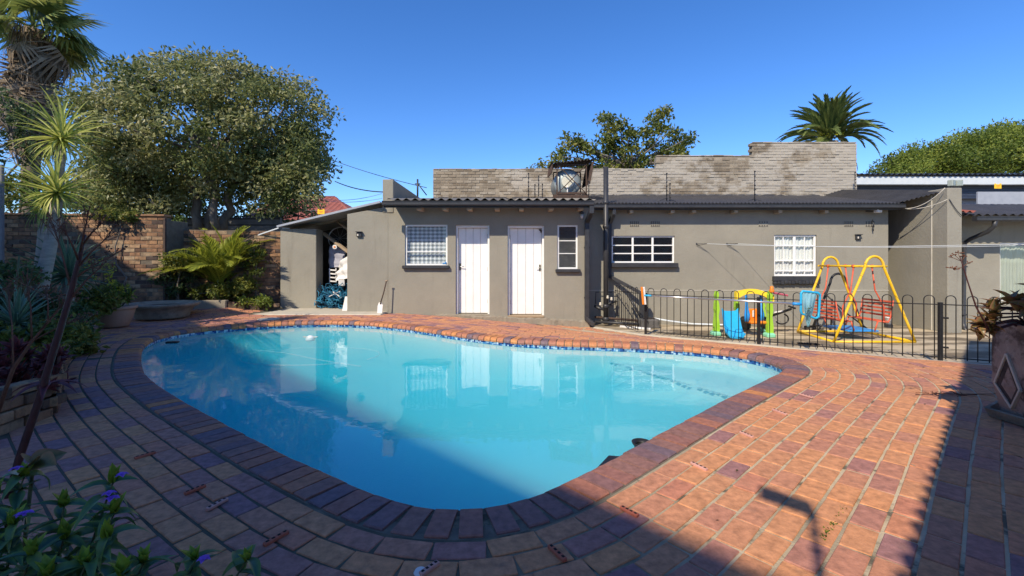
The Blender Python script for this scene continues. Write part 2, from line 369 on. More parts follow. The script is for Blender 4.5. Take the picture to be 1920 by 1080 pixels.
M_['frosted'] = glassmat('frosted_glass', (.5, .53, .55), .12, .9, .3)

# ================================================================== POOL OUTLINE
WZ = -.088
far_px = [(258, 677), (266, 657), (290, 641), (350, 628), (430, 620), (520, 614), (600, 611), (680, 612.5), (760, 620), (840, 632), (920, 643), (1000, 650),
          (1100, 654), (1200, 657.5), (1300, 664), (1380, 673), (1440, 685), (1468, 697)]
near_px = [(1440, 712), (1350, 757), (1250, 810), (1100, 890), (1040, 921), (960, 952), (880, 966), (800, 963), (730, 945), (640, 905), (540, 860),
           (440, 808), (350, 760), (290, 722), (263, 697)]
raw = [gp(x, y, WZ).xy for x, y in far_px[:-1]] + [Vector((3.10, 5.02))] + [gp(x, y, 0).xy for x, y in near_px]
raw = np.array([list(p) for p in raw])
def catmull(P, n=24):
    out = []; m = len(P)
    for i in range(m):
        p0, p1, p2, p3 = P[i - 1], P[i], P[(i + 1) % m], P[(i + 2) % m]
        for k in range(n):
            t = k / n
            out.append(.5 * ((2 * p1) + (-p0 + p2) * t + (2 * p0 - 5 * p1 + 4 * p2 - p3) * t * t + (-p0 + 3 * p1 - 3 * p2 + p3) * t ** 3))
    return np.array(out)
def resample(P, n):
    Q = np.vstack([P, P[:1]]); s = np.r_[0, np.cumsum(np.linalg.norm(np.diff(Q, axis=0), axis=1))]
    t = np.linspace(0, s[-1], n, endpoint=False)
    return np.c_[np.interp(t, s, Q[:, 0]), np.interp(t, s, Q[:, 1])], s[-1]
OUT, PER = resample(catmull(raw), 720)
for _ in range(90): OUT = .5 * OUT + .25 * (np.roll(OUT, 1, 0) + np.roll(OUT, -1, 0))     # ease the kinks
OUT, PER = resample(OUT, 720)
area = .5 * np.sum(OUT[:, 0] * np.roll(OUT[:, 1], -1) - np.roll(OUT[:, 0], -1) * OUT[:, 1])
if area < 0: OUT = OUT[::-1].copy()          # counter-clockwise: outward normal is to the right of travel
def normals(P):
    t = np.roll(P, -2, 0) - np.roll(P, 2, 0); t /= np.linalg.norm(t, axis=1)[:, None]
    return np.c_[t[:, 1], -t[:, 0]]
NRM = normals(OUT)
CEN = np.array([-.9, 5.9])
def offset(o): return OUT + NRM * o
def dist_pool(p):
    d = np.hypot(OUT[:, 0] - p[0], OUT[:, 1] - p[1]); return d.min()
def inpoly(p, poly):
    x, y = p; c = False; j = len(poly) - 1
    for i in range(len(poly)):
        xi, yi = poly[i]; xj, yj = poly[j]
        if (yi > y) != (yj > y) and x < (xj - xi) * (y - yi) / (yj - yi) + xi: c = not c
        j = i
    return c

# ------------------------------------------------------------------ ground sheet with the pool cut out
step = 3; ring0 = offset(.04)[::step]; n = len(ring0)
scales = [1, 1.03]
while scales[-1] < 2.6: scales.append(scales[-1] + .045)
while scales[-1] < 12: scales.append(scales[-1] * 1.12)
scales += [20, 40, 90, 200]
V = []; Q = []
for k, s in enumerate(scales):
    for p in ring0:
        q = CEN + (p - CEN) * s; V.append((q[0], q[1], zg(*q) - .0028))
for k in range(len(scales) - 1):
    for i in range(n):
        j = (i + 1) % n; Q.append((k * n + i, (k + 1) * n + i, (k + 1) * n + j, k * n + j))
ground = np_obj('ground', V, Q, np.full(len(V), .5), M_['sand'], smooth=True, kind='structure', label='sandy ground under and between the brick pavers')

# ------------------------------------------------------------------ pool shell
def floor_depth(x, y):
    a = Vector((1.36, 6.45)); b = Vector((2.30, 4.75)); d = (b - a).normalized(); nn = Vector((-d.y, d.x))
    s = (Vector((x, y)) - a).dot(nn)          # positive = right of the step
    base = .46 + .44 * sst((2.2 - x) / 5.5)
    t = sst((s + .03) / .06)
    return base * (1 - t) + .27 * t
pool_shell_mat = mat('pool_plaster', [(.37, .54, .57), (.43, .60, .62)], .75, 1.2, 6, .2, 20, stain=[((.32, .54, .58), 1.5, .5, .8, .4)])
pool = thing('swimming_pool', 'freeform swimming pool edged with purple and orange bricks', 'pool', (CEN[0], CEN[1], 0)); pool['kind'] = 'structure'
del pool['category']
mbp = MB(); ns = 240; ring = OUT[::3]
ks = [1 - .5 * (i / 14) ** 1.0 * 2 for i in range(15)]
V = []; Fq = []
for p in ring: V.append((p[0], p[1], -.11))
def wall_slope(k, p):
    q = CEN + (p - CEN) * k; dd = floor_depth(*q); return (q[0], q[1], -dd)
kk = [.997, .985, .95, .9, .84, .77, .7, .62, .54, .46, .38, .3, .2, .1]
for k in kk:
    for p in ring: V.append(wall_slope(k, p))
for i in range(len(ring)):
    V[len(ring) + i] = (V[len(ring) + i][0], V[len(ring) + i][1], max(V[len(ring) + i][2] + .05, -.9))
for r_ in range(len(kk)):
    for i in range(ns):
        j = (i + 1) % ns; Fq.append((r_ * ns + i, r_ * ns + j, (r_ + 1) * ns + j, (r_ + 1) * ns + i))
V.append((CEN[0], CEN[1], -floor_depth(*CEN)))
last = len(kk) * ns
Ft = [(last + i, last + (i + 1) % ns, len(V) - 1) for i in range(ns)]
mbp.add(V, Fq + Ft, None, .5, True); mbp.build('basin', pool_shell_mat, pool)
# waterline mosaic band, tiles in the material (each about two pixels)
def tilemat():
    m = bpy.data.materials.new('waterline_mosaic'); m.use_nodes = True; N = m.node_tree.nodes; L = m.node_tree.links; b = N['Principled BSDF']
    b.inputs['Roughness'].default_value = .2
    uv = N.new('ShaderNodeAttribute'); uv.attribute_name = 'tuv'
    sc_ = N.new('ShaderNodeVectorMath'); sc_.operation = 'SCALE'; sc_.inputs['Scale'].default_value = 1 / .03; L.new(uv.outputs['Vector'], sc_.inputs[0])
    fl = N.new('ShaderNodeVectorMath'); fl.operation = 'FLOOR'; L.new(sc_.outputs[0], fl.inputs[0])
    wnz = N.new('ShaderNodeTexWhiteNoise'); L.new(fl.outputs[0], wnz.inputs[0])
    r = N.new('ShaderNodeValToRGB'); r.color_ramp.interpolation = 'CONSTANT'; e = r.color_ramp.elements
    cl = [(0, (.02, .05, .22)), (.3, (.05, .14, .40)), (.5, (.42, .55, .70)), (.68, (.10, .30, .55)), (.82, (.62, .70, .78))]
    while len(e) < len(cl): e.new(.5)
    for i, (p, c) in enumerate(cl): e[i].position = p; e[i].color = C4(c)
    L.new(wnz.outputs[0], r.inputs[0]); L.new(r.outputs[0], b.inputs['Base Color']); return m
mosaic = tilemat(); mb = MB(); V = []; Fq = []; UV = []
for i in range(721):
    p = OUT[i % 720] + NRM[i % 720] * -.004; s = PER * i / 720
    V += [(p[0], p[1], -.05), (p[0], p[1], -.112)]; UV += [(s, -.05, 0), (s, -.112, 0)]
for i in range(720): Fq.append((i * 2, i * 2 + 1, i * 2 + 3, i * 2 + 2))
mb.add(V, Fq, None, .5, True); o = mb.build('mosaic_band', mosaic, pool)
a = o.data.attributes.new('tuv', 'FLOAT_VECTOR', 'POINT'); a.data.foreach_set('vector', np.array(UV, dtype=np.float32).ravel())
# dark tiles along the edge of the shallow step
mb = MB(); a = Vector((1.36, 6.45)); b = Vector((2.30, 4.75)); L_ = (b - a).length; cnt = int(L_ / .075)
for i in range(cnt):
    if random.random() < .12: continue
    p = a + (b - a) * (i + .5) / cnt
    mb.box((p.x + .05, p.y + .02, -.2665), (.052, .05, .006), math.atan2((b - a).y, (b - a).x), 0, random.random())
mb.build('step_edge_tiles', mat('grey_blue_tile', [(.26, .38, .42), (.34, .46, .5)], .5, 20), pool)['kind'] = 'stuff'

# coping: header bricks with a rounded nose, each its own object
def coping_mesh(tone):
    mb = MB(); w = .1045; prof = [(-.030, -.062), (-.036, -.036), (-.026, -.010), (-.004, .004), (.03, .008), (.205, .008), (.211, .003), (.211, -.05)]
    for sx in (-1, 1):
        pass
    V = []; n_ = len(prof)
    for sx in (-1, 1):
        for (o_, z_) in prof: V.append((sx * w / 2, o_, z_))
    Fc = [tuple(range(n_)), tuple(range(2 * n_ - 1, n_ - 1, -1))]
    for i in range(n_):
        j = (i + 1) % n_; Fc.append((i, n_ + i, n_ + j, j))
    mb.add(V, Fc, None, tone); return proto(mb, 'coping_brick', M_['coping'])
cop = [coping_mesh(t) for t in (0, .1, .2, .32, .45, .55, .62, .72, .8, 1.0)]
nb = int(PER / .117); idx = np.linspace(0, 720, nb, endpoint=False)
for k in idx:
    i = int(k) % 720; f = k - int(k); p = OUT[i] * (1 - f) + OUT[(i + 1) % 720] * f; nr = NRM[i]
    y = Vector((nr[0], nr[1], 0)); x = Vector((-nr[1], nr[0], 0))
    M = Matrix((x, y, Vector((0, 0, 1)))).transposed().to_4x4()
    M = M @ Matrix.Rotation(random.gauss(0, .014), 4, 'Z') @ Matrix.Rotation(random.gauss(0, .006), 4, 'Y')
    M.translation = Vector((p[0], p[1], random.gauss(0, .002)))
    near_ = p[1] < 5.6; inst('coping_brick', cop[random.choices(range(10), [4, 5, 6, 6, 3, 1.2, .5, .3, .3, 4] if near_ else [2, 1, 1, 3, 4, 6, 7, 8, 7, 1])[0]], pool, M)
# mortar under the coping
mb = MB(); V = []; Fq = []
A_ = offset(-.012); B_ = offset(.222)
for i in range(720): V += [(A_[i][0], A_[i][1], -.055), (A_[i][0], A_[i][1], -.004), (B_[i][0], B_[i][1], -.002)]
for i in range(720):
    j = (i + 1) % 720
    for q in (0, 1): Fq.append((i * 3 + q, i * 3 + q + 1, j * 3 + q + 1, j * 3 + q))
mb.add(V, Fq, None, .5, True); mb.build('coping_mortar', mat('coping_mortar', [(.10, .085, .065), (.20, .17, .125)], .95, 8, bump=.4, bscale=60), pool)

# ------------------------------------------------------------------ water: clear body that takes out the red, mirror by Fresnel
def watermat():
    m = bpy.data.materials.new('pool_water'); m.use_nodes = True; N = m.node_tree.nodes; L = m.node_tree.links; N.remove(N['Principled BSDF'])
    t = N.new('ShaderNodeBsdfTransparent'); t.inputs[0].default_value = (.93, .98, 1, 1)
    g = N.new('ShaderNodeBsdfGlossy'); g.inputs['Roughness'].default_value = .008; g.inputs[0].default_value = (1, 1, 1, 1)
    fr = two_sided_fresnel(N, L, 1.333)
    geo = N.new('ShaderNodeNewGeometry')
    n1 = N.new('ShaderNodeTexNoise'); n1.inputs['Scale'].default_value = 3.2; n1.inputs['Detail'].default_value = 3
    n2 = N.new('ShaderNodeTexNoise'); n2.inputs['Scale'].default_value = 22; n2.inputs['Detail'].default_value = 2
    for q in (n1, n2): L.new(geo.outputs['Position'], q.inputs[0])
    ad = N.new('ShaderNodeMath'); ad.operation = 'MULTIPLY_ADD'; ad.inputs[1].default_value = .10; L.new(n2.outputs['Fac'], ad.inputs[0]); L.new(n1.outputs['Fac'], ad.inputs[2])
    bp = N.new('ShaderNodeBump'); bp.inputs['Strength'].default_value = .16; bp.inputs['Distance'].default_value = .012; L.new(ad.outputs[0], bp.inputs['Height'])
    L.new(bp.outputs[0], g.inputs['Normal']); L.new(bp.outputs[0], fr.inputs['Normal'])
    mx = N.new('ShaderNodeMixShader'); L.new(fr.outputs[0], mx.inputs[0]); L.new(t.outputs[0], mx.inputs[1]); L.new(g.outputs[0], mx.inputs[2])
    L.new(mx.outputs[0], N['Material Output'].inputs['Surface'])
    va = N.new('ShaderNodeVolumeAbsorption'); va.inputs['Color'].default_value = (.05, .86, .96, 1); va.inputs['Density'].default_value = .8
    vs = N.new('ShaderNodeVolumeScatter'); vs.inputs['Color'].default_value = (.06, .74, .96, 1); vs.inputs['Density'].default_value = .85
    ads = N.new('ShaderNodeAddShader'); L.new(va.outputs[0], ads.inputs[0]); L.new(vs.outputs[0], ads.inputs[1]); L.new(ads.outputs[0], N['Material Output'].inputs['Volume']); return m
mb = MB(); V = [(p[0], p[1], WZ) for p in offset(.02)[::3]] + [(p[0], p[1], -1.2) for p in offset(.02)[::3]]
Fc = [tuple(range(240)), tuple(range(479, 239, -1))] + [(i, 240 + i, 240 + (i + 1) % 240, (i + 1) % 240) for i in range(240)]
mb.add(V, Fc, None, .5, False); mb.build('water', watermat(), None, 'clear turquoise water filling the swimming pool', None, None, 'structure')

# ------------------------------------------------------------------ brick paving in courses that follow the pool edge
REGION = [(-3.0, .3), (-3.46, 3.0), (-3.52, 3.45), (-4.75, 4.75), (-6.5, 6.62), (-7.6, 7.4), (-9.6, 8.6), (-9.6, 10.6), (-5.85, 10.75), (-5.78, 9.86), (-2.86, 9.92), (-2.86, 10.36),
          (1.8, 10.36), (1.9, 10.0), (2.66, 9.05), (4.33, 7.93), (6.05, 6.33), (6.72, 6.10), (9.2, 5.2), (9.2, -.2), (4, .0), (-1, .2)]
paving = thing('paving', 'clay brick paving laid in courses that curve round the pool', None, (1.5, 3.5, 0)); paving['kind'] = 'structure'
PL, PWD, PT = .217, .109, .05
def paver_mesh(tone, L=PL):
    mb = MB(); mb.box((0, 0, -PT / 2), (L, PWD, PT), 0, .0035, tone); return proto(mb, 'paver', M_['paver'])
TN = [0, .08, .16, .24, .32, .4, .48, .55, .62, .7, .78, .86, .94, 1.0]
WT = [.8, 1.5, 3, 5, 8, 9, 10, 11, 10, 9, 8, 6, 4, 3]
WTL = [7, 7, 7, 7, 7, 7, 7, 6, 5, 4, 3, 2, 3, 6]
pvs = [paver_mesh(t) for t in TN]
items = []
pitch = .1222; o_ = .222 + .016 + PWD / 2; k = 0
while o_ < 6.8:
    C = offset(o_); D = np.hypot(C[:, None, 0] - OUT[None, ::4, 0], C[:, None, 1] - OUT[None, ::4, 1]).min(1)
    Cc = np.vstack([C, C[:1]]); s = np.r_[0, np.cumsum(np.linalg.norm(np.diff(Cc, axis=0), axis=1))]
    q = random.uniform(0, .22)
    while q < s[-1] - .1:
        x = np.interp(q, s, Cc[:, 0]); y = np.interp(q, s, Cc[:, 1])
        i = min(719, int(np.searchsorted(s, q)))
        if D[i % 720] > o_ - .03 and inpoly((x, y), REGION):
            j0 = np.interp(q - .1, s, Cc[:, 0]), np.interp(q - .1, s, Cc[:, 1]); j1 = np.interp(q + .1, s, Cc[:, 0]), np.interp(q + .1, s, Cc[:, 1])
            items.append((x, y, math.atan2(j1[1] - j0[1], j1[0] - j0[0])))
        q += PL + .0095 + abs(random.gauss(0, .002))
    o_ += pitch + (random.uniform(-.002, .004)); k += 1
rec = []
for (x, y, a) in items:
    z = zg(x, y); dzx = (zg(x + .05, y) - zg(x - .05, y)) / .1; dzy = (zg(x, y + .05) - zg(x, y - .05)) / .1
    nz_ = Vector((-dzx + random.gauss(0, .009), -dzy + random.gauss(0, .009), 1)).normalized()
    xx = Vector((math.cos(a), math.sin(a), 0)); xx = (xx - nz_ * xx.dot(nz_)).normalized(); yy = nz_.cross(xx)
    M = Matrix((xx, yy, nz_)).transposed().to_4x4() @ Matrix.Rotation(random.gauss(0, .012), 4, 'Z')
    M.translation = Vector((x, y, z + .003 + clamp(random.gauss(0, .0015), -.002, .003)))
    u, v = px((x, y, z)) if y > .3 else (-999, -999)
    size = 1 / y ** 3 if (-40 < u < 1960 and v < 1120) else 0
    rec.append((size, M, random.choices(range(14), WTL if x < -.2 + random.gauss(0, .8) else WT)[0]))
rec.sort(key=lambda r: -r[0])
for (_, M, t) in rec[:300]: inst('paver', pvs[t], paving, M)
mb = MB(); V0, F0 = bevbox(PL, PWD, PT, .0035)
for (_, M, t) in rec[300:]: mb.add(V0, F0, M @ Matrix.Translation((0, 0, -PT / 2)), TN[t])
mb.build('far_pavers', M_['paver'], paving)['kind'] = 'stuff'
print('pavers', len(rec), 'coping', nb)

# a tuft of moss in one of the joints
V = []; Q = []; T = []
for i in range(90):
    c = gp(1562 + random.gauss(0, 8), 985 + random.gauss(0, 16)); a = gp(1541, 1012); b = gp(1585, 950)
    t = random.random(); c = a + (b - a) * t + Vector((random.gauss(0, .006), random.gauss(0, .006), .0))
    d = Vector((random.gauss(0, 1), random.gauss(0, 1), .8)).normalized() * random.uniform(.008, .016); w = d.cross(Vector((0, 0, 1))).normalized() * .005
    k = len(V); V += [c, c + d * .5 + w, c + d, c + d * .5 - w]; Q.append((k, k + 1, k + 2, k + 3)); T += [random.random()] * 4
np_obj('moss', [tuple(v) for v in V], Q, T, M_['leaf_bright'], label='green moss growing in a paver joint near the lamp shadow', kind='stuff')

# ================================================================== WALLS AND BUILDINGS
_brk = {}
def brick_mesh(L, T, Hh, matname, tone):
    k = (round(L, 3), round(T, 3), round(Hh, 3), matname, round(tone, 2))
    if k not in _brk:
        mb = MB(); mb.box((0, 0, 0), (L, T, Hh), 0, .005, tone); _brk[k] = proto(mb, 'brick', M_[matname])
    return _brk[k]
def brick_face(parent, p0, ang, length, top, z0, bl=.222, bh=.075, joint=.011, thick=.1, matname='facebrick', limit=300, tones=(0, .15, .3, .4, .5, .6, .7, .8, .9, 1), zmin=None, header_top=False, rough=.004):
    """real bricks in stretcher bond on the -normal side of a line; top(t) gives wall height at distance t"""
    u = Vector((math.cos(ang), math.sin(ang), 0)); nrm = Vector((u.y, -u.x, 0))   # nrm faces the viewer for ang ~ 0
    lst = []; row = 0; z = z0
    while z < 9:
        zc = z + bh / 2; off = 0 if row % 2 else -(bl + joint) / 2; t = off; anyb = False
        while t < length:
            a = max(t, 0); b = min(t + bl, length)
            if b - a > .04 and top((a + b) / 2) >= z + bh * .6:
                anyb = True
                c = Vector(p0) + u * ((a + b) / 2); c.z = zc
                if zmin is None or zc > zmin:
                    L = b - a if abs(b - a - bl) > .01 else bl
                    lst.append((c, L))
            t += bl + joint
        if not anyb: break
        z += bh + joint; row += 1
    rec_ = []
    for c, L in lst:
        c = c + nrm * random.gauss(0, rough); x_, y_ = px(c)
        vis = (-20 < x_ < 1940) and (0 < y_ < 1080)
        M = Matrix((u, -nrm, Vector((0, 0, 1)))).transposed().to_4x4() @ Matrix.Rotation(random.gauss(0, .008), 4, 'Z') @ Matrix.Rotation(random.gauss(0, .006), 4, 'Y'); M.translation = c
        rec_.append((L / c.y if vis else 0, M, L, random.choice(tones)))
    order = sorted(range(len(rec_)), key=lambda i: -rec_[i][0]); pick = set(order[:limit]); rest = MB(); nrest = 0
    for i, (s, M, L, t) in enumerate(rec_):
        if i in pick: inst('brick', brick_mesh(round(L / .03) * .03 if abs(L - bl) > .012 else bl, thick, bh, matname, t), parent, M)
        else: V, Fc = bevbox(round(L, 2), thick, bh, .005); rest.add(V, Fc, M, t); nrest += 1
    if nrest: rest.build('more_bricks', M_[matname], parent)['kind'] = 'stuff'

def wall_face(mb, x0, x1, z0, z1, y, holes, depth=.13, nx=(1, 0)):
    """front face at y with rectangular openings and their reveals (holes: x0,x1,z0,z1)"""
    xs = sorted({x0, x1, *[h[0] for h in holes], *[h[1] for h in holes]}); zs = sorted({z0, z1, *[h[2] for h in holes], *[h[3] for h in holes]})
    for i in range(len(xs) - 1):
        for j in range(len(zs) - 1):
            cx = (xs[i] + xs[i + 1]) / 2; cz = (zs[j] + zs[j + 1]) / 2
            if any(h[0] < cx < h[1] and h[2] < cz < h[3] for h in holes): continue
            mb.quad((xs[i], y, zs[j]), (xs[i + 1], y, zs[j]), (xs[i + 1], y, zs[j + 1]), (xs[i], y, zs[j + 1]))
    for (a, b, c, d) in holes:
        e = y + depth
        mb.quad((a, y, c), (a, y, d), (a, e, d), (a, e, c)); mb.quad((b, y, d), (b, y, c), (b, e, c), (b, e, d))
        mb.quad((a, y, d), (b, y, d), (b, e, d), (a, e, d)); mb.quad((b, y, c), (a, y, c), (a, e, c), (b, e, c))

def window(parent, x0, x1, z0, z1, y, cols, rows, fw=.045, bw=.022, glass='glass', sill='charcoal', colw=None, rowz=None, sillh=.085, sillout=.09, label=None, curtain=None):
    mb = MB(); d0, d1 = y + .035, y + .085
    mb.bx(x0, x1, d0, d1, z1 - fw, z1, .004); mb.bx(x0, x1, d0, d1, z0, z0 + fw, .004)
    mb.bx(x0, x0 + fw, d0 + .001, d1 - .001, z0 + fw, z1 - fw, .004); mb.bx(x1 - fw, x1, d0 + .001, d1 - .001, z0 + fw, z1 - fw, .004)
    w = mb.build('window', M_['white'], parent, label)
    xs = colw or [x0 + fw + (x1 - x0 - 2 * fw) * i / cols for i in range(cols + 1)]
    zs = rowz or [z0 + fw + (z1 - z0 - 2 * fw) * i / rows for i in range(rows + 1)]
    for i in range(1, len(xs) - 1):
        b = MB(); b.bx(xs[i] - bw, xs[i] + bw, d0 + .004, d1 - .004, z0 + fw, z1 - fw, .003); b.build('mullion', M_['white'], w)
    for j in range(1, len(zs) - 1):
        for i in range(len(xs) - 1):
            b = MB(); b.bx(xs[i] + (bw if i else 0), xs[i + 1] - (bw if i < len(xs) - 2 else 0), d0 + .008, d1 - .008, zs[j] - bw * .6, zs[j] + bw * .6, .003); b.build('glazing_bar', M_['white'], w)
    for i in range(len(xs) - 1):
        for j in range(len(zs) - 1):
            b = MB(); b.bx(xs[i] + .002, xs[i + 1] - .002, y + .058, y + .063, zs[j] + .002, zs[j + 1] - .002)
            b.build('pane', M_[glass], w)
    if sill:
        b = MB(); b.box(((x0 + x1) / 2, y - sillout / 2 + .04, z0 - sillh / 2), (x1 - x0 + .1, sillout + .08, sillh), 0, .012); b.build('sill', M_[sill], w)
    if curtain:
        b = MB(); n_ = 90; V = []; Fc = []
        for i in range(n_ + 1):
            t = i / n_; xx = x0 + fw * .5 + (x1 - x0 - fw) * t; yy = y + .11 + .012 * math.sin(t * (x1 - x0) * 75) + .01 * math.sin(t * 31)
            V += [(xx, yy, z0 + .01), (xx, yy, z1 - .02)]
        for i in range(n_): Fc.append((i * 2, i * 2 + 2, i * 2 + 3, i * 2 + 1))
        b.add(V, Fc, None, .5, True); b.build('curtain', M_[curtain], w)
    return w

# ------------------------------------------------------------------ left outbuilding with the two doors
LX0, LX1, LY = -2.86, 1.78, 10.4
ob = thing('outbuilding', 'low taupe outbuilding with two white plank doors behind the pool', 'building', (-.5, 10.4, -.3))
dz = [(-1.30, -.52, -.05, 2.015), (-.10, .745, -.075, 2.01)]
wz = [(-2.47, -1.49, 1.085, 2.03), (1.05, 1.52, 1.0, 2.02)]
mb = MB(); wall_face(mb, LX0, LX1, -.4, 2.60, LY, dz + wz, .25)
mb.quad((LX1, LY, -.4), (LX1, 14, -.4), (LX1, 14, 2.75), (LX1, LY, 2.60)); mb.quad((LX0, 14, -.4), (LX0, LY, -.4), (LX0, LY, 2.60), (LX0, 14, 2.75))
mb.quad((LX1, 14, -.4), (LX0, 14, -.4), (LX0, 14, 2.75), (LX1, 14, 2.75))
mb.build('wall', M_['plaster'], ob)
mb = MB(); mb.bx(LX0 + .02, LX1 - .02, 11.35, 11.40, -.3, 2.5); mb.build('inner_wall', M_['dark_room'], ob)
# worn plinth bulging along the foot of the wall
mb = MB(); V = []; Fc = []; n_ = 70
for i in range(n_ + 1):
    x = -1.75 + (LX1 + .01 + 1.75) * i / n_; hh = zg(x, 10.3) + .035 + .10 * clamp((x + 1.75) / 2.4) + random.gauss(0, .007)
    V += [(x, 10.36 - .045 - random.uniform(0, .012), -.45), (x, 10.36 - .03 - random.uniform(0, .01), hh - .015), (x, 10.397, hh + .015)]
for i in range(n_):
    for q in (0, 1): Fc.append((i * 3 + q, i * 3 + 3 + q, i * 3 + 4 + q, i * 3 + 1 + q))
mb.add(V, Fc, None, .5, False); mb.build('plinth', M_['plinth'], ob)
# parapet on the left
mb = MB(); mb.bx(LX0 - .12, LX0 + .125, LY - .02, 14.0, 2.3, 3.07, .01); mb.build('parapet', M_['plaster'], ob)
# roof, gutter, rafters
mb = MB(); mb.corr((LX0 + .13, 9.82, 2.535), (LX1 + .05 - LX0 - .13, 0, 0), (0, 3.7, .52), .19, .022); mb.build('roof', M_['roof_grey'], ob)
def gutter(parent, x0, x1, y, z, w=.11, h=.095):
    mb = MB(); pr = [(0, h), (0, .02), (.015, 0), (w - .015, 0), (w, .02), (w, h - .01), (w + .014, h - .01), (w + .014, h + .004)]
    inner = [(a * .9 + .006 if a else .006, b + .006) for a, b in pr[::-1]]
    V = []; pts = [(-(a), b) for a, b in pr]
    for x in (x0, x1):
        for (a, b) in pts: V.append((x, y + a, z + b))
    n_ = len(pts); Fc = [(i, i + 1, n_ + i + 1, n_ + i) for i in range(n_ - 1)]
    Fc += [tuple(range(n_)), tuple(range(n_, 2 * n_))]
    mb.add(V, Fc)
    return mb.build('gutter', M_['charcoal'], parent)
gutter(ob, -2.83, 1.79, 9.90, 2.395)
mb = MB(); mb.bx(-2.83, 1.79, 9.902, 9.925, 2.36, 2.51); mb.build('fascia_board', M_['charcoal'], ob)
mb = MB(); mb.bx(LX0 + .13, LX1, 9.93, 10.39, 2.495, 2.51); mb.build('eave_soffit', M_['timber_grey'], ob)
for x_ in (785, 833, 880, 932, 978, 1034, 1090):
    X = (x_ - CX) * 10.0 / F; mb = MB(); mb.bx(X - .055, X + .055, 9.99, 10.39, 2.32, 2.487, .008); mb.build('rafter_end', M_['timber_grey'], ob)
# windows
w = window(ob, *wz[0], LY, 1, 2, .04, .016, 'glass', 'charcoal', rowz=[1.125, 1.40, 1.99], sillh=.075)
mb = MB(); V = []; Fc = []; n_ = 110
for i in range(n_ + 1):
    t = i / n_; xx = -2.45 + .94 * t; yy = LY + .13 + .014 * abs(math.sin(t * 10 * math.pi)) + random.gauss(0, .0006)
    V += [(xx, yy, 1.1), (xx, yy, 2.01)]
for i in range(n_): Fc.append((i * 2, i * 2 + 2, i * 2 + 3, i * 2 + 1))
mb.add(V, Fc, None, .5, True)
def lace():
    m = bpy.data.materials.new('lace_curtain'); m.use_nodes = True; N = m.node_tree.nodes; L = m.node_tree.links; b = N['Principled BSDF']; b.inputs['Roughness'].default_value = .9
    geo = N.new('ShaderNodeNewGeometry'); sp = N.new('ShaderNodeSeparateXYZ'); L.new(geo.outputs['Position'], sp.inputs[0])
    def sin(src, k, ph=0):
        a = N.new('ShaderNodeMath'); a.operation = 'MULTIPLY_ADD'; a.inputs[1].default_value = k; a.inputs[2].default_value = ph; L.new(src, a.inputs[0])
        s = N.new('ShaderNodeMath'); s.operation = 'SINE'; L.new(a.outputs[0], s.inputs[0]); return s.outputs[0]
    a = sin(sp.outputs[0], 62); c = sin(sp.outputs[2], 72); ml = N.new('ShaderNodeMath'); ml.operation = 'MULTIPLY_ADD'; L.new(a, ml.inputs[0]); ml.inputs[1].default_value = .75; L.new(c, ml.inputs[2])
    nz = N.new('ShaderNodeTexNoise'); nz.inputs['Scale'].default_value = 70; L.new(geo.outputs['Position'], nz.inputs[0])
    ad = N.new('ShaderNodeMath'); ad.operation = 'MULTIPLY_ADD'; L.new(nz.outputs[0], ad.inputs[0]); ad.inputs[1].default_value = 2.2; L.new(ml.outputs[0], ad.inputs[2])
    r = N.new('ShaderNodeValToRGB'); r.color_ramp.elements[0].position = .25; r.color_ramp.elements[0].color = (.20, .23, .25, 1); r.color_ramp.elements[1].position = .95; r.color_ramp.elements[1].color = (.85, .88, .9, 1)
    mr = N.new('ShaderNodeMapRange'); mr.inputs[1].default_value = -1.0; mr.inputs[2].default_value = 3.0; L.new(ad.outputs[0], mr.inputs[0]); L.new(mr.outputs[0], r.inputs[0])
    L.new(r.outputs[0], b.inputs['Base Color']); return m
mb.build('lace_curtain', lace(), w)
mb = MB(); mb.box((-1.56, LY + .03, 1.135), (.10, .02, .02), 0, .004); mb.box((-1.535, LY + .02, 1.15), (.02, .03, .05), 0, .004); mb.build('latch', M_['blue_plastic'], w)
window(ob, *wz[1], LY, 1, 3, .04, .016, 'frosted', 'charcoal', rowz=[1.04, 1.36, 1.655, 1.98], sillh=.075)
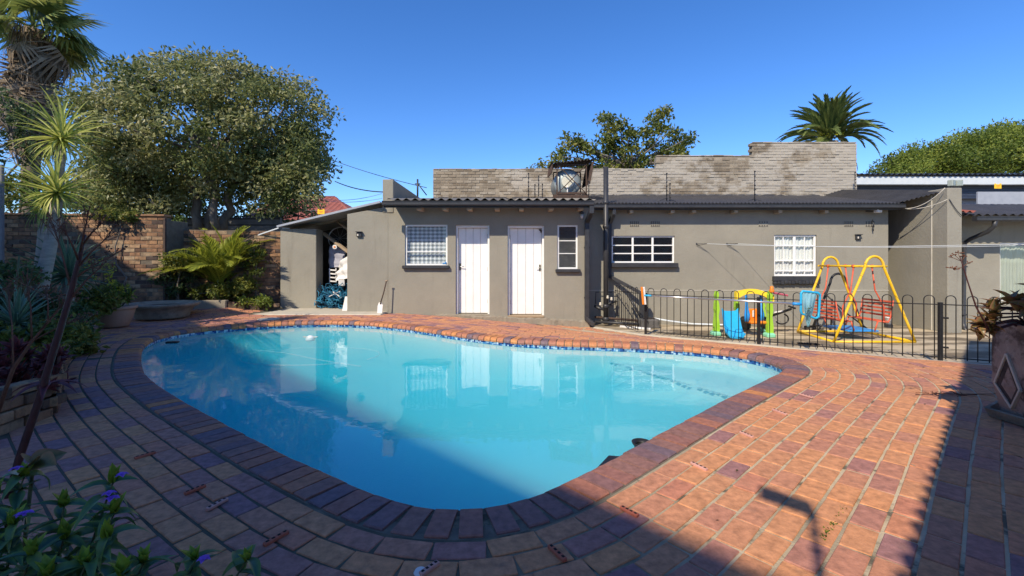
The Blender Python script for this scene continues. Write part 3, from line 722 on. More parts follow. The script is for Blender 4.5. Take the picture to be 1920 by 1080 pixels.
# doors
for k, (x0, x1, z0, z1) in enumerate(dz):
    mb = MB(); yd = LY + .175; jw = .045
    mb.bx(x0, x0 + jw, LY + .06, LY + .24, z0, z1 - .05, .004); mb.bx(x1 - jw, x1, LY + .06, LY + .24, z0, z1 - .05, .004); mb.bx(x0, x1, LY + .058, LY + .24, z1 - .05, z1, .004)
    d = mb.build('door', M_['white'], ob, 'white plank door with its jamb, ' + ('nearer the lace curtained window' if k == 0 else 'nearer the narrow frosted window'))
    n_ = 4; bw = (x1 - x0 - 2 * jw - .008) / n_
    for i in range(n_):
        b = MB(); a = x0 + jw + .004 + bw * i; b.bx(a + .002, a + bw - .002, yd, yd + .035, z0 + .018, z1 - .056, .006); b.build('plank', M_['white'], d)
    for hz_ in (.25, 1.0, 1.78):
        b = MB(); xx = (x1 - jw - .002) if k == 0 else (x0 + jw + .002); b.tube([(xx, yd - .006, z0 + hz_), (xx, yd - .006, z0 + hz_ + .09)], .009, 8); b.build('hinge', M_['steel_rust'], d)
    hx = x0 + jw + .04 if k == 0 else x1 - jw - .045
    b = MB(); b.box((hx, yd - .004, z0 + 1.10), (.045, .008, .16), 0, .003); b.build('lock_plate', mat('tarnished_brass', [(.10, .085, .06), (.2, .17, .12)], .5, 20, metal=.6), d)
    sgn = 1 if k == 0 else -1
    b = MB(); b.tube([(hx, yd, z0 + 1.11), (hx, yd - .045, z0 + 1.11), (hx + sgn * .012, yd - .055, z0 + 1.11), (hx + sgn * .10, yd - .055, z0 + 1.105)], .009, 8); b.build('handle', M_['alu'], d)
    b = MB(); b.bx(x0 + .01, x1 - .01, LY - .03, LY + .2, z0 - .045, z0 + .006, .006); b.build('doorstep', M_['timber'] if k else M_['plinth'], d)
mb = MB(); mb.box((.66, LY + .165, 1.915), (.06, .03, .03), 0, .004); mb.box((.68, LY + .165, 1.88), (.03, .02, .05), 0, .004); mb.build('bolt', M_['steel_rust'], ob)
# bulkhead lantern under the eave
mb = MB(); c = at(1091, 405, 10.25); mb.lathe((c.x, c.y, c.z - .09), [(0, 0), (.045, .005), (.055, .03), (.055, .13), (.04, .15)], 14); l = mb.build('eave_lantern', M_['glass'], None, 'small glass lantern hanging from the eave beside the narrow window', 'lamp')
mb = MB(); mb.lathe((c.x, c.y, c.z + .055), [(.058, 0), (.06, .03), (.02, .05), (.02, .14)], 14); mb.build('cap', M_['charcoal'], l)
mb = MB(); mb.lathe((c.x, c.y, c.z - .06), [(0, .1), (.028, .09), (.032, .05), (.02, .01), (0, 0)], 12); mb.build('bulb', M_['sheet'], l)

# downpipe and swan neck of the left gutter
def squarepipe(mb, pts, w, d):
    for i in range(len(pts) - 1): mb.beam(pts[i], pts[i + 1], w, d, .006)
    for p in pts[1:-1]: mb.box(p, (w * 1.02, d * 1.02, w * 1.02), 0, .012)
dp = thing('downpipe', 'square charcoal downpipe at the corner of the outbuilding with curved shoe', 'downpipe', (1.74, 10.34, -.3))
mb = MB(); squarepipe(mb, [(1.74, 9.86, 2.40), (1.74, 9.86, 2.27), (1.715, 10.31, 2.08), (1.715, 10.33, -.12), (1.80, 10.26, -.22), (1.87, 10.22, -.255)], .10, .085); mb.build('pipe', M_['charcoal'], dp)
for z_ in (.35, 1.5):
    mb = MB(); mb.box((1.715, 10.335, z_), (.125, .10, .03), 0, .004); mb.build('strap', M_['charcoal'], dp)

# ------------------------------------------------------------------ lean-to shed on the left
sh = thing('lean_to_shed', 'open taupe lean-to shed with sloping sheet roof full of stored junk', 'shed', (-4.3, 11, 0))
mb = MB(); mb.bx(-5.72, -4.83, 11.12, 11.52, -.05, 1.98, .012); mb.build('pillar', M_['plaster'], sh, 'broad plastered pillar on the left of the shed opening')
mb = MB(); V = [(-3.80, 10.396, -.1), (-2.862, 10.396, -.1), (-2.862, 10.396, 2.44), (-3.80, 10.396, 2.27), (-3.76, 10.55, -.1), (-2.865, 10.55, -.1), (-2.865, 10.55, 2.43), (-3.76, 10.55, 2.245)]
mb.add(V, [(0, 1, 2, 3), (5, 4, 7, 6), (4, 0, 3, 7), (1, 5, 6, 2), (3, 2, 6, 7), (0, 4, 5, 1)]); mb.build('wall', M_['plaster'], sh)
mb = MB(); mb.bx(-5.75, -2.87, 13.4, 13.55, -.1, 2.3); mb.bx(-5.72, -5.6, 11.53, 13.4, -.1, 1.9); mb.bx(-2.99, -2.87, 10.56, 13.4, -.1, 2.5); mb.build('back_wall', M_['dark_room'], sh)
def rzf(x): return 2.015 + (x + 5.42) * (.545 / 2.45)
mb = MB(); x0, x1 = -5.74, -2.985; y0, y1 = 11.06, 13.6; yr0 = 10.22
V = [(x0, y0, 2.045), (x1, yr0, 2.53), (x1, y1, 2.60), (x0, y1, 2.08)]
mb.add(V + [(a, b, c - .02) for a, b, c in V], [(0, 1, 2, 3), (7, 6, 5, 4), (0, 4, 5, 1), (1, 5, 6, 2), (2, 6, 7, 3), (3, 7, 4, 0)]); mb.build('roof', M_['zinc'], sh)
mb = MB(); mb.beam((x0 - .03, y0 - .004, 2.045 - .01), (x1, yr0 - .014, 2.53 - .002), .02, .05, .003); mb.build('roof_edge', M_['palegrey'], sh)
mb = MB(); mb.beam((-5.70, 11.6, 2.01), (-3.77, 11.6, 2.37), .05, .07); mb.build('purlin', M_['timber'], sh)
mb = MB(); mb.beam(at(457, 450, 11.25), at(524, 427, 11.1), .02, .03, .003); mb.build('edge_rail', M_['fascia'], sh)
mb = MB(); mb.bx(-5.78, -2.87, 9.88, 13.3, -.2, .022, .02); mb.build('slab', M_['kerb'], sh)
# junk, each piece a thing of its own
def crumple(name, pts, thick, m, label, cat, n=8, amp=.03):
    """crumpled sheet spanned between four corners"""
    mb = MB(); a, b, c, d = [Vector(p) for p in pts]; V = []; Fc = []
    nv = ((b - a).cross(d - a)).normalized()
    for side in (0, 1):
        for i in range(n + 1):
            for j in range(n + 1):
                u, v = i / n, j / n; p = a * (1 - u) * (1 - v) + b * u * (1 - v) + c * u * v + d * (1 - u) * v
                rr = math.sin(u * 9 + v * 4) * .5 + math.sin(v * 13 + u * 3 + len(name)) * .5
                V.append(p + nv * (rr * amp - side * thick))
    N2 = (n + 1) ** 2
    for i in range(n):
        for j in range(n):
            k = i * (n + 1) + j; Fc.append((k, k + n + 1, k + n + 2, k + 1)); Fc.append((N2 + k, N2 + k + 1, N2 + k + n + 2, N2 + k + n + 1))
    for i in range(n):
        for (k, l) in ((i, i + 1), (n * (n + 1) + i, n * (n + 1) + i + 1), (i * (n + 1), (i + 1) * (n + 1)), (i * (n + 1) + n, (i + 1) * (n + 1) + n)): Fc.append((k, l, N2 + l, N2 + k))
    mb.add(V, Fc, None, .5, True); return mb.build(name, m, None, label, cat)
mb = MB(); mb.beam(at(606, 437, 11.6), at(654, 473, 11.0), .09, .055, .006); mb.build('plank', M_['timber'], None, 'long weathered plank slanting across the shed opening above the cloth', 'plank')
mb = MB(); mb.beam(at(633, 416, 11.6), at(655, 432, 11.1), .06, .045, .006); mb.build('plank', M_['timber'], None, 'short pale plank end just under the shed roof', 'plank')
mb = MB(); c = at(637, 447, 12.0); mb.tube([(c.x + .30 * math.cos(t), c.y + .05 * math.sin(t), c.z + .30 * math.sin(t)) for t in np.linspace(0, 2 * math.pi, 32, endpoint=False)], .012, 6, closed=True)
wh = mb.build('bicycle_wheel', M_['alu'], None, 'bare bicycle wheel rim stored high inside the shed', 'wheel')
for k in range(10):
    t = k * math.pi / 5; mb = MB(); mb.tube([(c.x, c.y, c.z), (c.x + .295 * math.cos(t), c.y + .05 * math.sin(t), c.z + .295 * math.sin(t))], .0025, 4); mb.build('spoke', M_['alu'], wh)
mb = MB(); c = at(628, 463, 11.25); mb.tube([(c.x, c.y - .02, c.z), (c.x, c.y + .02, c.z)], .055, 16); wh = mb.build('castor_wheel', M_['sheet'], None, 'small pale trolley wheel below the slanting plank', 'wheel')
mb = MB(); mb.tube([(c.x, c.y - .03, c.z), (c.x, c.y - .021, c.z)], .022, 12); mb.build('hub', M_['orange_plastic'], wh)
crumple('tarp', [at(617, 502, 11.6), at(644, 500, 11.5), at(648, 466, 11.5), at(617, 461, 11.6)], .01, M_['lilac'], 'grey tarp hanging in the shed opening', 'tarp')
crumple('plastic_sheet', [at(632, 527, 11.4), at(653, 522, 11.1), at(654, 474, 11.2), at(634, 500, 11.4)], .012, M_['sheet'], 'crumpled white plastic sheet beside the shed wall', 'sheet', 9, .07)
t = thing('plastic_chair_back', 'broken white slatted chair back lying in the shed', 'chair', at(625, 528, 11.5))
for i, y_ in enumerate((506, 513, 520, 527)):
    mb = MB(); mb.beam(at(618.5, y_, 11.48), at(630, y_ + 1, 11.46), .015, .035, .004); mb.build('slat', M_['sheet'], t)
for x_ in (618, 630):
    mb = MB(); mb.beam(at(x_, 503, 11.5), at(x_ + .5, 530, 11.5), .03, .02, .004); mb.build('upright', M_['sheet'], t)
mb = MB(); c = at(641, 530, 11.3); mb.box(c, (.15, .15, .16), .3, .01); bx_ = mb.build('white_box', M_['sheet'], None, 'small white box resting on the blue net', 'box')
mb = MB(); mb.box((c.x, c.y, c.z + .086), (.162, .162, .012), .3, .004); mb.build('lid', M_['cream'], bx_)
# tangled blue pool net: many looping strands
mb = MB()
for k in range(150):
    c = Vector((random.uniform(-4.78, -4.0), random.uniform(11.0, 11.45), 0)); hmax = .60 * (1 - ((c.x + 4.35) / .62) ** 2) * (1 - .3 * (11.45 - c.y)); c.z = .05 + random.random() * max(.1, hmax)
    pts = []; d = Vector((random.gauss(0, 1), random.gauss(0, 1), random.gauss(0, .8))).normalized()
    for i in range(9):
        pts.append(c.copy()); d = (d + Vector((random.gauss(0, .7), random.gauss(0, .7), random.gauss(0, .6)))).normalized(); c = c + d * .05
        c.x = clamp(c.x, -4.8, -3.85); c.z = clamp(c.z, .035, .66); c.y = clamp(c.y, 10.95, 11.6)
    mb.tube(pts, .008, 4, False, random.random())
for k in range(60):
    c = Vector((random.gauss(-4.35, .2), random.uniform(11.1, 11.5), random.uniform(.04, .42))); mb.box(c, (.12, .1, .05), random.random() * 3, .02, .1)
mb.build('pool_net', M_['blue_net'], None, 'heap of tangled blue pool netting on the shed floor', 'net')
mb = MB(); mb.beam(at(617, 556, 11.0), at(638, 546, 11.05), .05, .02, .003); mb.beam(at(640, 558, 11.0), at(625, 547, 11.05), .05, .02, .003); mb.build('slat_piece', M_['sheet'], None, 'crossed white slats lying on the blue net', 'slats')
mb = MB(); V = [at(640, 590, 10.5), at(650, 590, 10.5), at(653, 556, 10.9), at(647, 556, 10.9)]; V2 = [v + Vector((0, .03, 0)) for v in V]
mb.add(V + V2, [(0, 1, 2, 3), (7, 6, 5, 4), (0, 4, 5, 1), (1, 5, 6, 2), (2, 6, 7, 3), (3, 7, 4, 0)]); mb.build('white_board', M_['sheet'], None, 'narrow white board leaning at the foot of the shed wall', 'board')
# spade leaning on the wall
t = thing('spade', 'old spade with white blade leaning on the shed wall', 'spade', at(712, 594, 10.05))
mb = MB(); mb.tube([at(724.5, 527, 10.22), at(719, 550, 10.16), at(713, 570, 10.1)], .014, 8); mb.build('shaft', M_['steel_rust'], t)
mb = MB(); V = [at(707, 594, 10.03), at(716, 595, 10.03), at(717.5, 572, 10.1), at(714, 567, 10.12), at(710, 568, 10.12), at(708, 574, 10.1)]; V2 = [v + Vector((0, .02, .006)) for v in V]; n_ = 6
mb.add(V + V2, [tuple(range(n_)), tuple(range(2 * n_ - 1, n_ - 1, -1))] + [(i, n_ + i, n_ + (i + 1) % n_, (i + 1) % n_) for i in range(n_)]); mb.build('blade', M_['sheet'], t)
mb = MB(); mb.tube([at(722.5, 527, 10.22), at(727, 526.5, 10.22)], .015, 8); mb.build('grip', M_['timber'], t)
# bulkhead lights on the walls
def bulkhead(c, label):
    t = thing('wall_light', label, 'lamp', c, 'black bulkhead wall lights')
    mb = MB(); mb.box((c[0], c[1] - .03, c[2]), (.125, .06, .11), 0, .012); mb.build('housing', M_['charcoal'], t)
    for s in (-1, 1):
        mb = MB(); mb.box((c[0] + s * .024, c[1] - .063, c[2] - .012), (.032, .012, .05), 0, .004); mb.build('lens', M_['glass'] if s > 0 else M_['cream'], t)
    mb = MB(); mb.box((c[0], c[1] - .05, c[2] + .062), (.14, .09, .015), 0, .004); mb.build('hood', M_['charcoal'], t)
bulkhead(at(674.5, 440, 10.395), 'small black bulkhead light on the shed wall')

# ------------------------------------------------------------------ right wing (cottage) behind the fence
RX0, RX1, RY = 1.80, 9.14, 10.95
ct = thing('cottage', 'long taupe cottage wing with charcoal gutter behind the swing', 'building', (5.4, 10.95, -.5))
wr = [(2.42, 3.955, 1.14, 1.80), (6.37, 7.405, .82, 1.825)]
mb = MB(); wall_face(mb, RX0, RX1, -.7, 2.62, RY, wr, .13)
mb.quad((RX1, RY, -.7), (RX1, 14, -.7), (RX1, 14, 3.1), (RX1, RY, 2.62)); mb.build('wall', M_['plaster'], ct)
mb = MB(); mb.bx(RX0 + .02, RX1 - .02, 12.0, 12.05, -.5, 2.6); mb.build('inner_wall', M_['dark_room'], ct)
mb = MB(); mb.bx(RX0, RX1 + .002, RY - .012, RY - .001, .47, .482); mb.build('plaster_line', M_['cream'], ct)
w = window(ct, *wr[0], RY, 3, 3, .04, .022, 'glass', 'charcoal', rowz=[1.18, 1.37, 1.57, 1.765], sillh=.11, sillout=.12)
w = window(ct, *wr[1], RY, 2, 4, .045, .03, 'glass', 'charcoal', rowz=[.865, .95, 1.20, 1.56, 1.78], sillh=.12, sillout=.08, curtain='curtain')
for cx in (6.62, 7.14):
    b = MB(); b.bx(cx - .010, cx + .010, RY + .045, RY + .075, 1.56, 1.78, .002); b.build('glazing_bar', M_['white'], w)
    b = MB(); b.bx(cx - .008, cx + .008, RY + .045, RY + .075, .865, 1.55, .002); b.build('glazing_bar', M_['white'], w)
for i in range(13):           # black tiles under the sill
    b = MB(); X = 6.36 + i * .085; b.box((X, RY - .05, .665 + random.gauss(0, .006)), (.083, .11, .085 + random.gauss(0, .006)), random.gauss(0, .05), .018); b.build('sill_tile', M_['charcoal'], w)
for (x_, nc, nr) in ((1189.5, 5, 3), (1228.5, 5, 3), (1431, 4, 2), (1591, 5, 3), (1631, 4, 3)):
    c = at(x_, 420, RY); mb = MB(); mb.box((c.x, RY - .002, c.z), (.225, .012, .135), 0, .002); ab = mb.build('air_brick', M_['plaster'], ct)
    h_ = MB()
    for i in range(nc):
        for j in range(nr): h_.box((c.x - .09 + .18 * i / (nc - 1), RY - .008, c.z - .045 + .09 * j / max(1, nr - 1)), (.026, .008, .024))
    h_.build('vent_holes', M_['hole'], ab)['kind'] = 'stuff'
mb = MB(); mb.corr((RX0 + .02, 10.62, 2.555), (RX1 + .1 - RX0, 0, 0), (0, 3.0, .60), .085, .012); mb.build('roof', M_['roof_dark'], ct)
gutter(ct, RX0 + .13, RX1 + .12, 10.70, 2.432)
mb = MB(); mb.bx(RX0 + .13, RX1 + .1, 10.702, 10.722, 2.40, 2.545); mb.build('fascia_board', M_['charcoal'], ct)
for x_ in (1183, 1260, 1300, 1378, 1461, 1547):
    X = (x_ - CX) * 10.8 / F; mb = MB(); mb.bx(X - .045, X + .045, 10.74, 10.95, 2.335, 2.47, .006); mb.build('rafter_end', M_['timber_grey'], ct)
bulkhead((8.39, RY, 1.765), 'small black bulkhead light on the cottage wall beside the swing')
t = thing('sensor_light', 'pale sensor floodlight under the eave at the cottage corner', 'lamp', at(1646, 396, 10.75))
c = at(1646, 396, 10.75); mb = MB(); mb.box((c.x, c.y, c.z), (.16, .10, .07), .3, .012); mb.build('head', M_['sheet'], t)
mb = MB(); mb.tube([(c.x - .05, c.y + .04, c.z), (c.x - .12, c.y + .15, c.z + .02), (c.x - .12, c.y + .2, c.z + .02)], .014, 6); mb.build('arm', M_['charcoal'], t)
c = at(1636, 424, 10.92); mb = MB(); mb.tube([(c.x, c.y, c.z + .16), (c.x + .004, c.y - .03, c.z + .05), (c.x - .012, c.y - .03, c.z - .03)], [.006, .012, .022], 6); mb.tube([(c.x - .01, c.y - .03, c.z - .03), (c.x - .005, c.y - .03, c.z - .12)], [.02, .01], 6)
mb.build('hanging_cable', M_['charcoal'], None, 'dark cable end hanging below the sensor floodlight', 'cable')

# ------------------------------------------------------------------ stepped grey stock-brick wall behind the roofs
gw = thing('stock_brick_wall', 'tall stepped grey brick boundary wall with whitewash patches behind the roofs', 'wall', (4, 13.6, 0))
GY = 13.5; gx = lambda x: (x - CX) * GY / F; gz = lambda y: H + (YH - y) * GY / F
g0, g1, g2, g3 = gx(812), gx(1230), gx(1410), gx(1606)
def gtop(t):
    x = g0 + t; return gz(318) if x < g1 else gz(293) if x < g2 else gz(268)
mb = MB(); mb.bx(g0 + .01, g1, GY, GY + .2, -.4, gz(318) - .02); mb.bx(g1 + .012, g2, GY, GY + .2, -.4, gz(293) - .02); mb.bx(g2 + .012, g3 - .01, GY, GY + .2, -.4, gz(268) - .02); mb.build('mortar_core', M_['graymortar'], gw)
brick_face(gw, (g0, GY - .001 + .045, 0), 0, g3 - g0, gtop, 2.42, .222, .073, .012, .11, 'graybrick', 300, (0, .2, .3, .4, .5, .6, .8, 1), 2.4, rough=.006)
for (a, b, y_) in ((g0, g1, 318), (g1, g2, 293), (g2, g3, 268)):
    x = a + .02
    while x < b - .1:
        L = random.uniform(.12, .3); L = min(L, b - x - .01); mb = MB(); mb.box((x + L / 2, GY + .08, gz(y_) + .008 + random.gauss(0, .004)), (L, .2, .03 + random.uniform(0, .02)), random.gauss(0, .02), .008, random.random()); mb.build('coping_stone', M_['graybrick'], gw)
        x += L + .006
# ragged mortar skirt where the wall meets the cottage roof
mb = MB(); V = []; Fc = []; n_ = 90
for i in range(n_ + 1):
    x = g0 + (9.2 - g0) * i / n_; hh = (gz(372) if x < 1.9 else gz(367)) + random.gauss(0, .012)
    V += [(x, GY - .12, 2.9), (x, GY - .07, hh - .02), (x, GY - .008, hh + .03)]
for i in range(n_):
    for q in (0, 1): Fc.append((i * 3 + q, i * 3 + 3 + q, i * 3 + 4 + q, i * 3 + 1 + q))
mb.add(V, Fc); mb.build('flashing', M_['roof_dark'], gw)

# ------------------------------------------------------------------ right-hand block: buttress wall, passage roof, neighbour wall with curtain
bw = thing('buttress_wall', 'thick taupe wall end beside the passage with floodlights on top', 'wall', (9.8, 10, -.6))
mb = MB(); mb.bx(9.65, 9.97, 9.98, 14.0, -.8, 2.81, .012); mb.build('wall', M_['plaster'], bw)
mb = MB(); mb.bx(9.638, 9.652, 10.35, 10.37, -.4, 2.7); mb.build('cable_conduit', M_['cream'], bw)
mb = MB(); mb.corr((9.15, 10.60, 2.575), (.60, -.52, .20), (0, 3.2, .52), .085, .012); mb.build('passage_roof', M_['roof_dark'], bw)
for k, x_ in enumerate((1784, 1797)):
    c = at(x_, 346, 10.08); t = thing('floodlight', 'square floodlight on top of the buttress wall, ' + ('nearer the cottage' if k == 0 else 'nearer the carport'), 'lamp', c, 'twin floodlights on the wall end')
    mb = MB(); mb.box((c.x, c.y, c.z + .03), (.13, .10, .14), (.35 if k == 0 else -.3), .012); mb.build('housing', mat('floodlight_grey' + str(k), [(.26, .30, .26), (.34, .37, .33)], .5, 9), t)
    mb = MB(); mb.box((c.x + (.02 if k == 0 else -.015), c.y - .052, c.z + .03), (.09, .012, .10), (.35 if k == 0 else -.3), .004); mb.build('lens', M_['glass'], t)
    mb = MB(); mb.tube([(c.x, c.y + .02, c.z - .04), (c.x, c.y + .02, c.z - .085)], .015, 6); mb.build('bracket', M_['charcoal'], t)
for k, (a, b, sag) in enumerate(((at(1772, 352, 9.97), at(1697, 391, 10.6), .12), (at(1776, 374, 9.96), at(1700, 392, 10.6), .06), (at(1780, 373, 9.96), at(1803, 404, 9.95), .03))):
    mb = MB(); mb.tube([a + (b - a) * t_ + Vector((0, 0, -sag * 4 * t_ * (1 - t_))) for t_ in np.linspace(0, 1, 10)], .008, 5)
    mb.build('cable', M_['cream'] if k < 2 else M_['charcoal'], None, ('upper slack cable from wall end to cottage eave', 'lower slack cable from wall end to cottage eave', 'dark cable from wall end to the right building roof')[k], 'cable')
rb = thing('right_building', 'taupe building with curtained window at the right edge', 'building', (11.5, 10.3, -.7))
NY = 10.62
wn_ = (11.5, 13.0, .25, 1.62)
mb = MB(); wall_face(mb, 9.975, 15, -.9, 2.3, NY, [wn_], .12); mb.build('wall', M_['plaster'], rb)
w = window(rb, *wn_, NY, 2, 1, .05, .03, 'glass', None, curtain='curtain_green')
mb = MB(); mb.bx(10.0, 14.9, 11.5, 11.55, -.6, 2.3); mb.build('inner_wall', M_['dark_room'], rb)
gutter(rb, 10.25, 15, 10.05, 2.07, .12, .10)
mb = MB(); mb.corr((9.98, 10.05, 2.22), (5.0, 0, 0), (0, 2.6, .55), .19, .022); mb.build('roof', M_['roof_dark'], rb)
mb = MB(); mb.corr((9.99, 10.02, 2.285), (.33, 0, 0), (0, .5, .1), .15, .02); mb.build('red_ridge_tile', M_['red_tile'], rb)
t = thing('downpipe', 'round charcoal downpipe running down beside the buttress wall', 'downpipe', (9.72, 9.8, -.5))
mb = MB(); mb.tube([at(1866, 414, 9.98), at(1864, 424, 10.0), at(1853, 434, 10.1), at(1820, 448, 10.4), at(1809, 455, 10.5), at(1807.5, 465, 10.52), at(1806, 606, 10.55), at(1808, 616, 10.5), at(1813, 622, 10.4)], .045, 10); mb.build('pipe', M_['charcoal'], t)
for y_ in (500, 590):
    mb = MB(); c = at(1806.5, y_, 10.54); mb.box(c, (.11, .10, .03), 0, .005); mb.build('strap', M_['charcoal'], t)

# carport / house with white fascia and navy cladding
ch = thing('carport', 'neighbouring carport with white fascia and navy cladding behind the wall end', 'building', (15, 16, 0))
cz = lambda y: H + (YH - y) * 16 / F; cxx = lambda x: (x - CX) * 16 / F
mb = MB(); mb.bx(cxx(1600), 24, 16, 16.15, cz(346), cz(331), .01); mb.build('fascia', M_['fascia'], ch)
mb = MB(); mb.corr((cxx(1600), 15.9, cz(327)), (12, 0, 0), (0, 8, .5), .19, .025); mb.build('roof', M_['navy'], ch)
for i, y_ in enumerate(range(346, 367, 5)):
    mb = MB(); mb.bx(cxx(1600), 24, 16.3 - i * .012, 16.36, cz(y_ + 4.6), cz(y_), .004); mb.build('cladding_board', M_['navy'], ch)
mb = MB(); mb.bx(cxx(1790), 24, 15.2, 15.26, cz(398), cz(366), .005); mb.build('lower_panel', M_['palegrey'], ch)
mb = MB(); mb.bx(cxx(1600), 24, 16.5, 16.6, -.4, cz(366)); mb.build('wall', M_['palegrey'], ch)

# neighbour's red-tiled house far left and two more roofs
rh = thing('red_roof_house', 'neighbouring house with red tiled hip roof beyond the garden wall', 'house', (-11, 26, 0))
e0, e1 = at(450, 413, 25), at(672, 413, 25); r0, r1 = at(520, 371, 29), at(628, 371, 29); e2 = Vector((e1.x, 33, e1.z)); e3 = Vector((e0.x, 33, e0.z))
mb = MB(); mb.bx(e0.x + .4, e1.x - .4, 25.5, 32.5, -.5, e0.z + .1); mb.build('wall', M_['cream'], rh)
rows = 18
def tilerow(a, b, c, d, nm):
    for i in range(rows):
        t0_, t1_ = i / rows, (i + 1) / rows; mb = MB()
        p0, p1 = a + (d - a) * t0_, b + (c - b) * t0_; q0, q1 = a + (d - a) * t1_, b + (c - b) * t1_
        mb.corr(p0 + Vector((0, -.03, .05)), p1 - p0, (q0 - p0) * 1.02, .32, .03, .02, 4); mb.build('tile_course', M_['red_tile'], rh)
tilerow(e0, e1, r1, r0, 'f')
mb = MB(); mb.quad(e1, e2, r1 + Vector((0, .01, 0)), r1); mb.quad(e3, e0, r0, r0 + Vector((0, .01, 0))); mb.quad(e2, e3, r0, r1); mb.build('roof_side', M_['red_tile'], rh)
mb = MB(); mb.tube([r0, r1], .12, 8); mb.tube([r1, e1], .10, 8); mb.build('ridge', M_['red_tile'], rh)
sh2 = thing('garden_cottage', 'small cream garden cottage with dark pitched roof beyond the brick wall', 'house', at(178, 410, 22))
a, b, c = at(160, 385, 22), at(202, 396, 22), at(172, 372, 22)
mb = MB(); mb.bx(a.x - .2, b.x - .1, 22, 24, 0, a.z); mb.build('wall', M_['cream'], sh2)
mb = MB(); mb.beam(at(150, 392, 21.9), at(176, 371, 21.9), 4, .08); mb.beam(at(176, 371, 21.9), at(206, 398, 21.9), 4, .08); mb.build('roof', M_['roof_dark'], sh2)
mb = MB(); mb.bx(-16, at(525, 0, 16).x, 16, 16.15, 0, at(0, 408, 16).z); pw = mb.build('precast_wall', mat('precast_grey', [(.10, .10, .10), (.16, .155, .15)], .95, 5, 8, .5, 30), None, 'dark grey precast wall under the big tree', 'wall')
for k in range(3):
    mb = MB(); mb.bx(-16, at(525, 0, 16).x + .01, 15.985, 16.0, at(0, 408, 16).z - .06 - .22 * k, at(0, 408, 16).z - .03 - .22 * k); mb.build('groove', M_['hole'], pw)

# ------------------------------------------------------------------ face-brick garden wall at the back left
bg_ = thing('garden_wall', 'face brick garden wall behind the palms at the back left', 'wall', (-8, 10.8, 0))
def seg_wall(p, q, top, z0=-.05, limit=300, core=.1):
    p = Vector((p[0], p[1], 0)); q = Vector((q[0], q[1], 0)); ang = math.atan2(q.y - p.y, q.x - p.x); L = (q - p).length
    u = (q - p).normalized(); nb_ = Vector((-u.y, u.x, 0))
    mb = MB(); a, b = p + nb_ * .012, q + nb_ * .012; c, d = b + nb_ * .22, a + nb_ * .22; ta, tb = top(0) - .03, top(L) - .03
    V = [(a.x, a.y, z0), (b.x, b.y, z0), (c.x, c.y, z0), (d.x, d.y, z0), (a.x, a.y, ta), (b.x, b.y, tb), (c.x, c.y, tb), (d.x, d.y, ta)]
    mb.add(V, [(0, 3, 2, 1), (4, 5, 6, 7), (0, 1, 5, 4), (1, 2, 6, 5), (2, 3, 7, 6), (3, 0, 4, 7)]); mb.build('mortar_core', M_['facemortar'], bg_)
    o_ = p + nb_ * .052
    brick_face(bg_, o_, ang, L, top, z0, .225, .078, .012, .10, 'facebrick', limit, rough=.005)
A1, A2, A3 = (-11.9, 9.8), (-7.86, 10.2), (-5.66, 11.35)
seg_wall(A1, A2, lambda t: 2.20, limit=160)
seg_wall((A2[0], A2[1] + .55), A3, lambda t: 1.97, limit=140)
mb = MB(); mb.bx(A2[0] - .02, A2[0] + .03, A2[1] - .03, A2[1] + .02, -.05, 2.16, .005); mb.build('steel_post', M_['steel_rust'], bg_)
mb = MB(); mb.bx(A2[0] - .1, A2[0] + .02, A2[1] + .03, A2[1] + .7, -.05, 2.12, .005); mb.build('return_wall', M_['facemortar'], bg_)
mb = MB(); mb.beam((A1[0], A1[1] + .1, 2.215), (A2[0], A2[1] + .1, 2.215), .26, .05, .01); mb.build('cap', M_['facebrick'], bg_)
mb = MB(); mb.bx(-11.0, -10.62, 9.38, 9.44, -.1, 3.2, .01); pr = mb.build('grey_pier', mat('grey_pier_paint', [(.15, .15, .15), (.2, .2, .2)], .9, 4, 8, .4, 30), None, 'grey plastered pier at the left edge of the picture', 'pier')
# planter: low plaster wall and a low rough brick wall in front of the palm
pl = thing('palm_planter', 'low planter of plaster and loose bricks in front of the palm', 'planter', (-6.8, 10.5, 0))
def gq(x, y): return gp(x, y, .09)
mb = MB(); mb.beam((-8.1, 10.15, .14), (-6.55, 10.38, .14), .16, .30, .02); mb.build('plaster_kerb', M_['plinth'], pl)
for r_ in range(3):
    x = -6.55 + .1 * (r_ % 2)
    while x < -5.75:
        L = .2; y = 10.40 + (x + 6.55) * .12; mb = MB(); mb.box((x + L / 2, y + random.gauss(0, .012), .05 + r_ * .08), (L - .012, .1, .07), random.gauss(0, .04), .006, random.random()); mb.build('brick', M_['facebrick'], pl); x += L + .005
mb = MB(); mb.bx(-8.3, -5.8, 10.35, 11.2, -.05, .2); mb.build('soil', M_['soil'], pl)
# loose bricks and bottle at the foot of the pillar
for k, (x_, y_) in enumerate(((503, 577), (511, 580), (519, 571))):
    c = gp(x_, y_, .06); mb = MB(); mb.box((c.x, 10.75 - .05 * k, .14), (.11, .2, .08), .4 * k, .006, random.random()); mb.build('loose_brick', M_['facebrick'], None, ('loose brick nearest the planter bricks by the shed pillar', 'loose brick touching the foot of the shed pillar', 'loose brick lying behind the other two by the pillar')[k], 'brick')

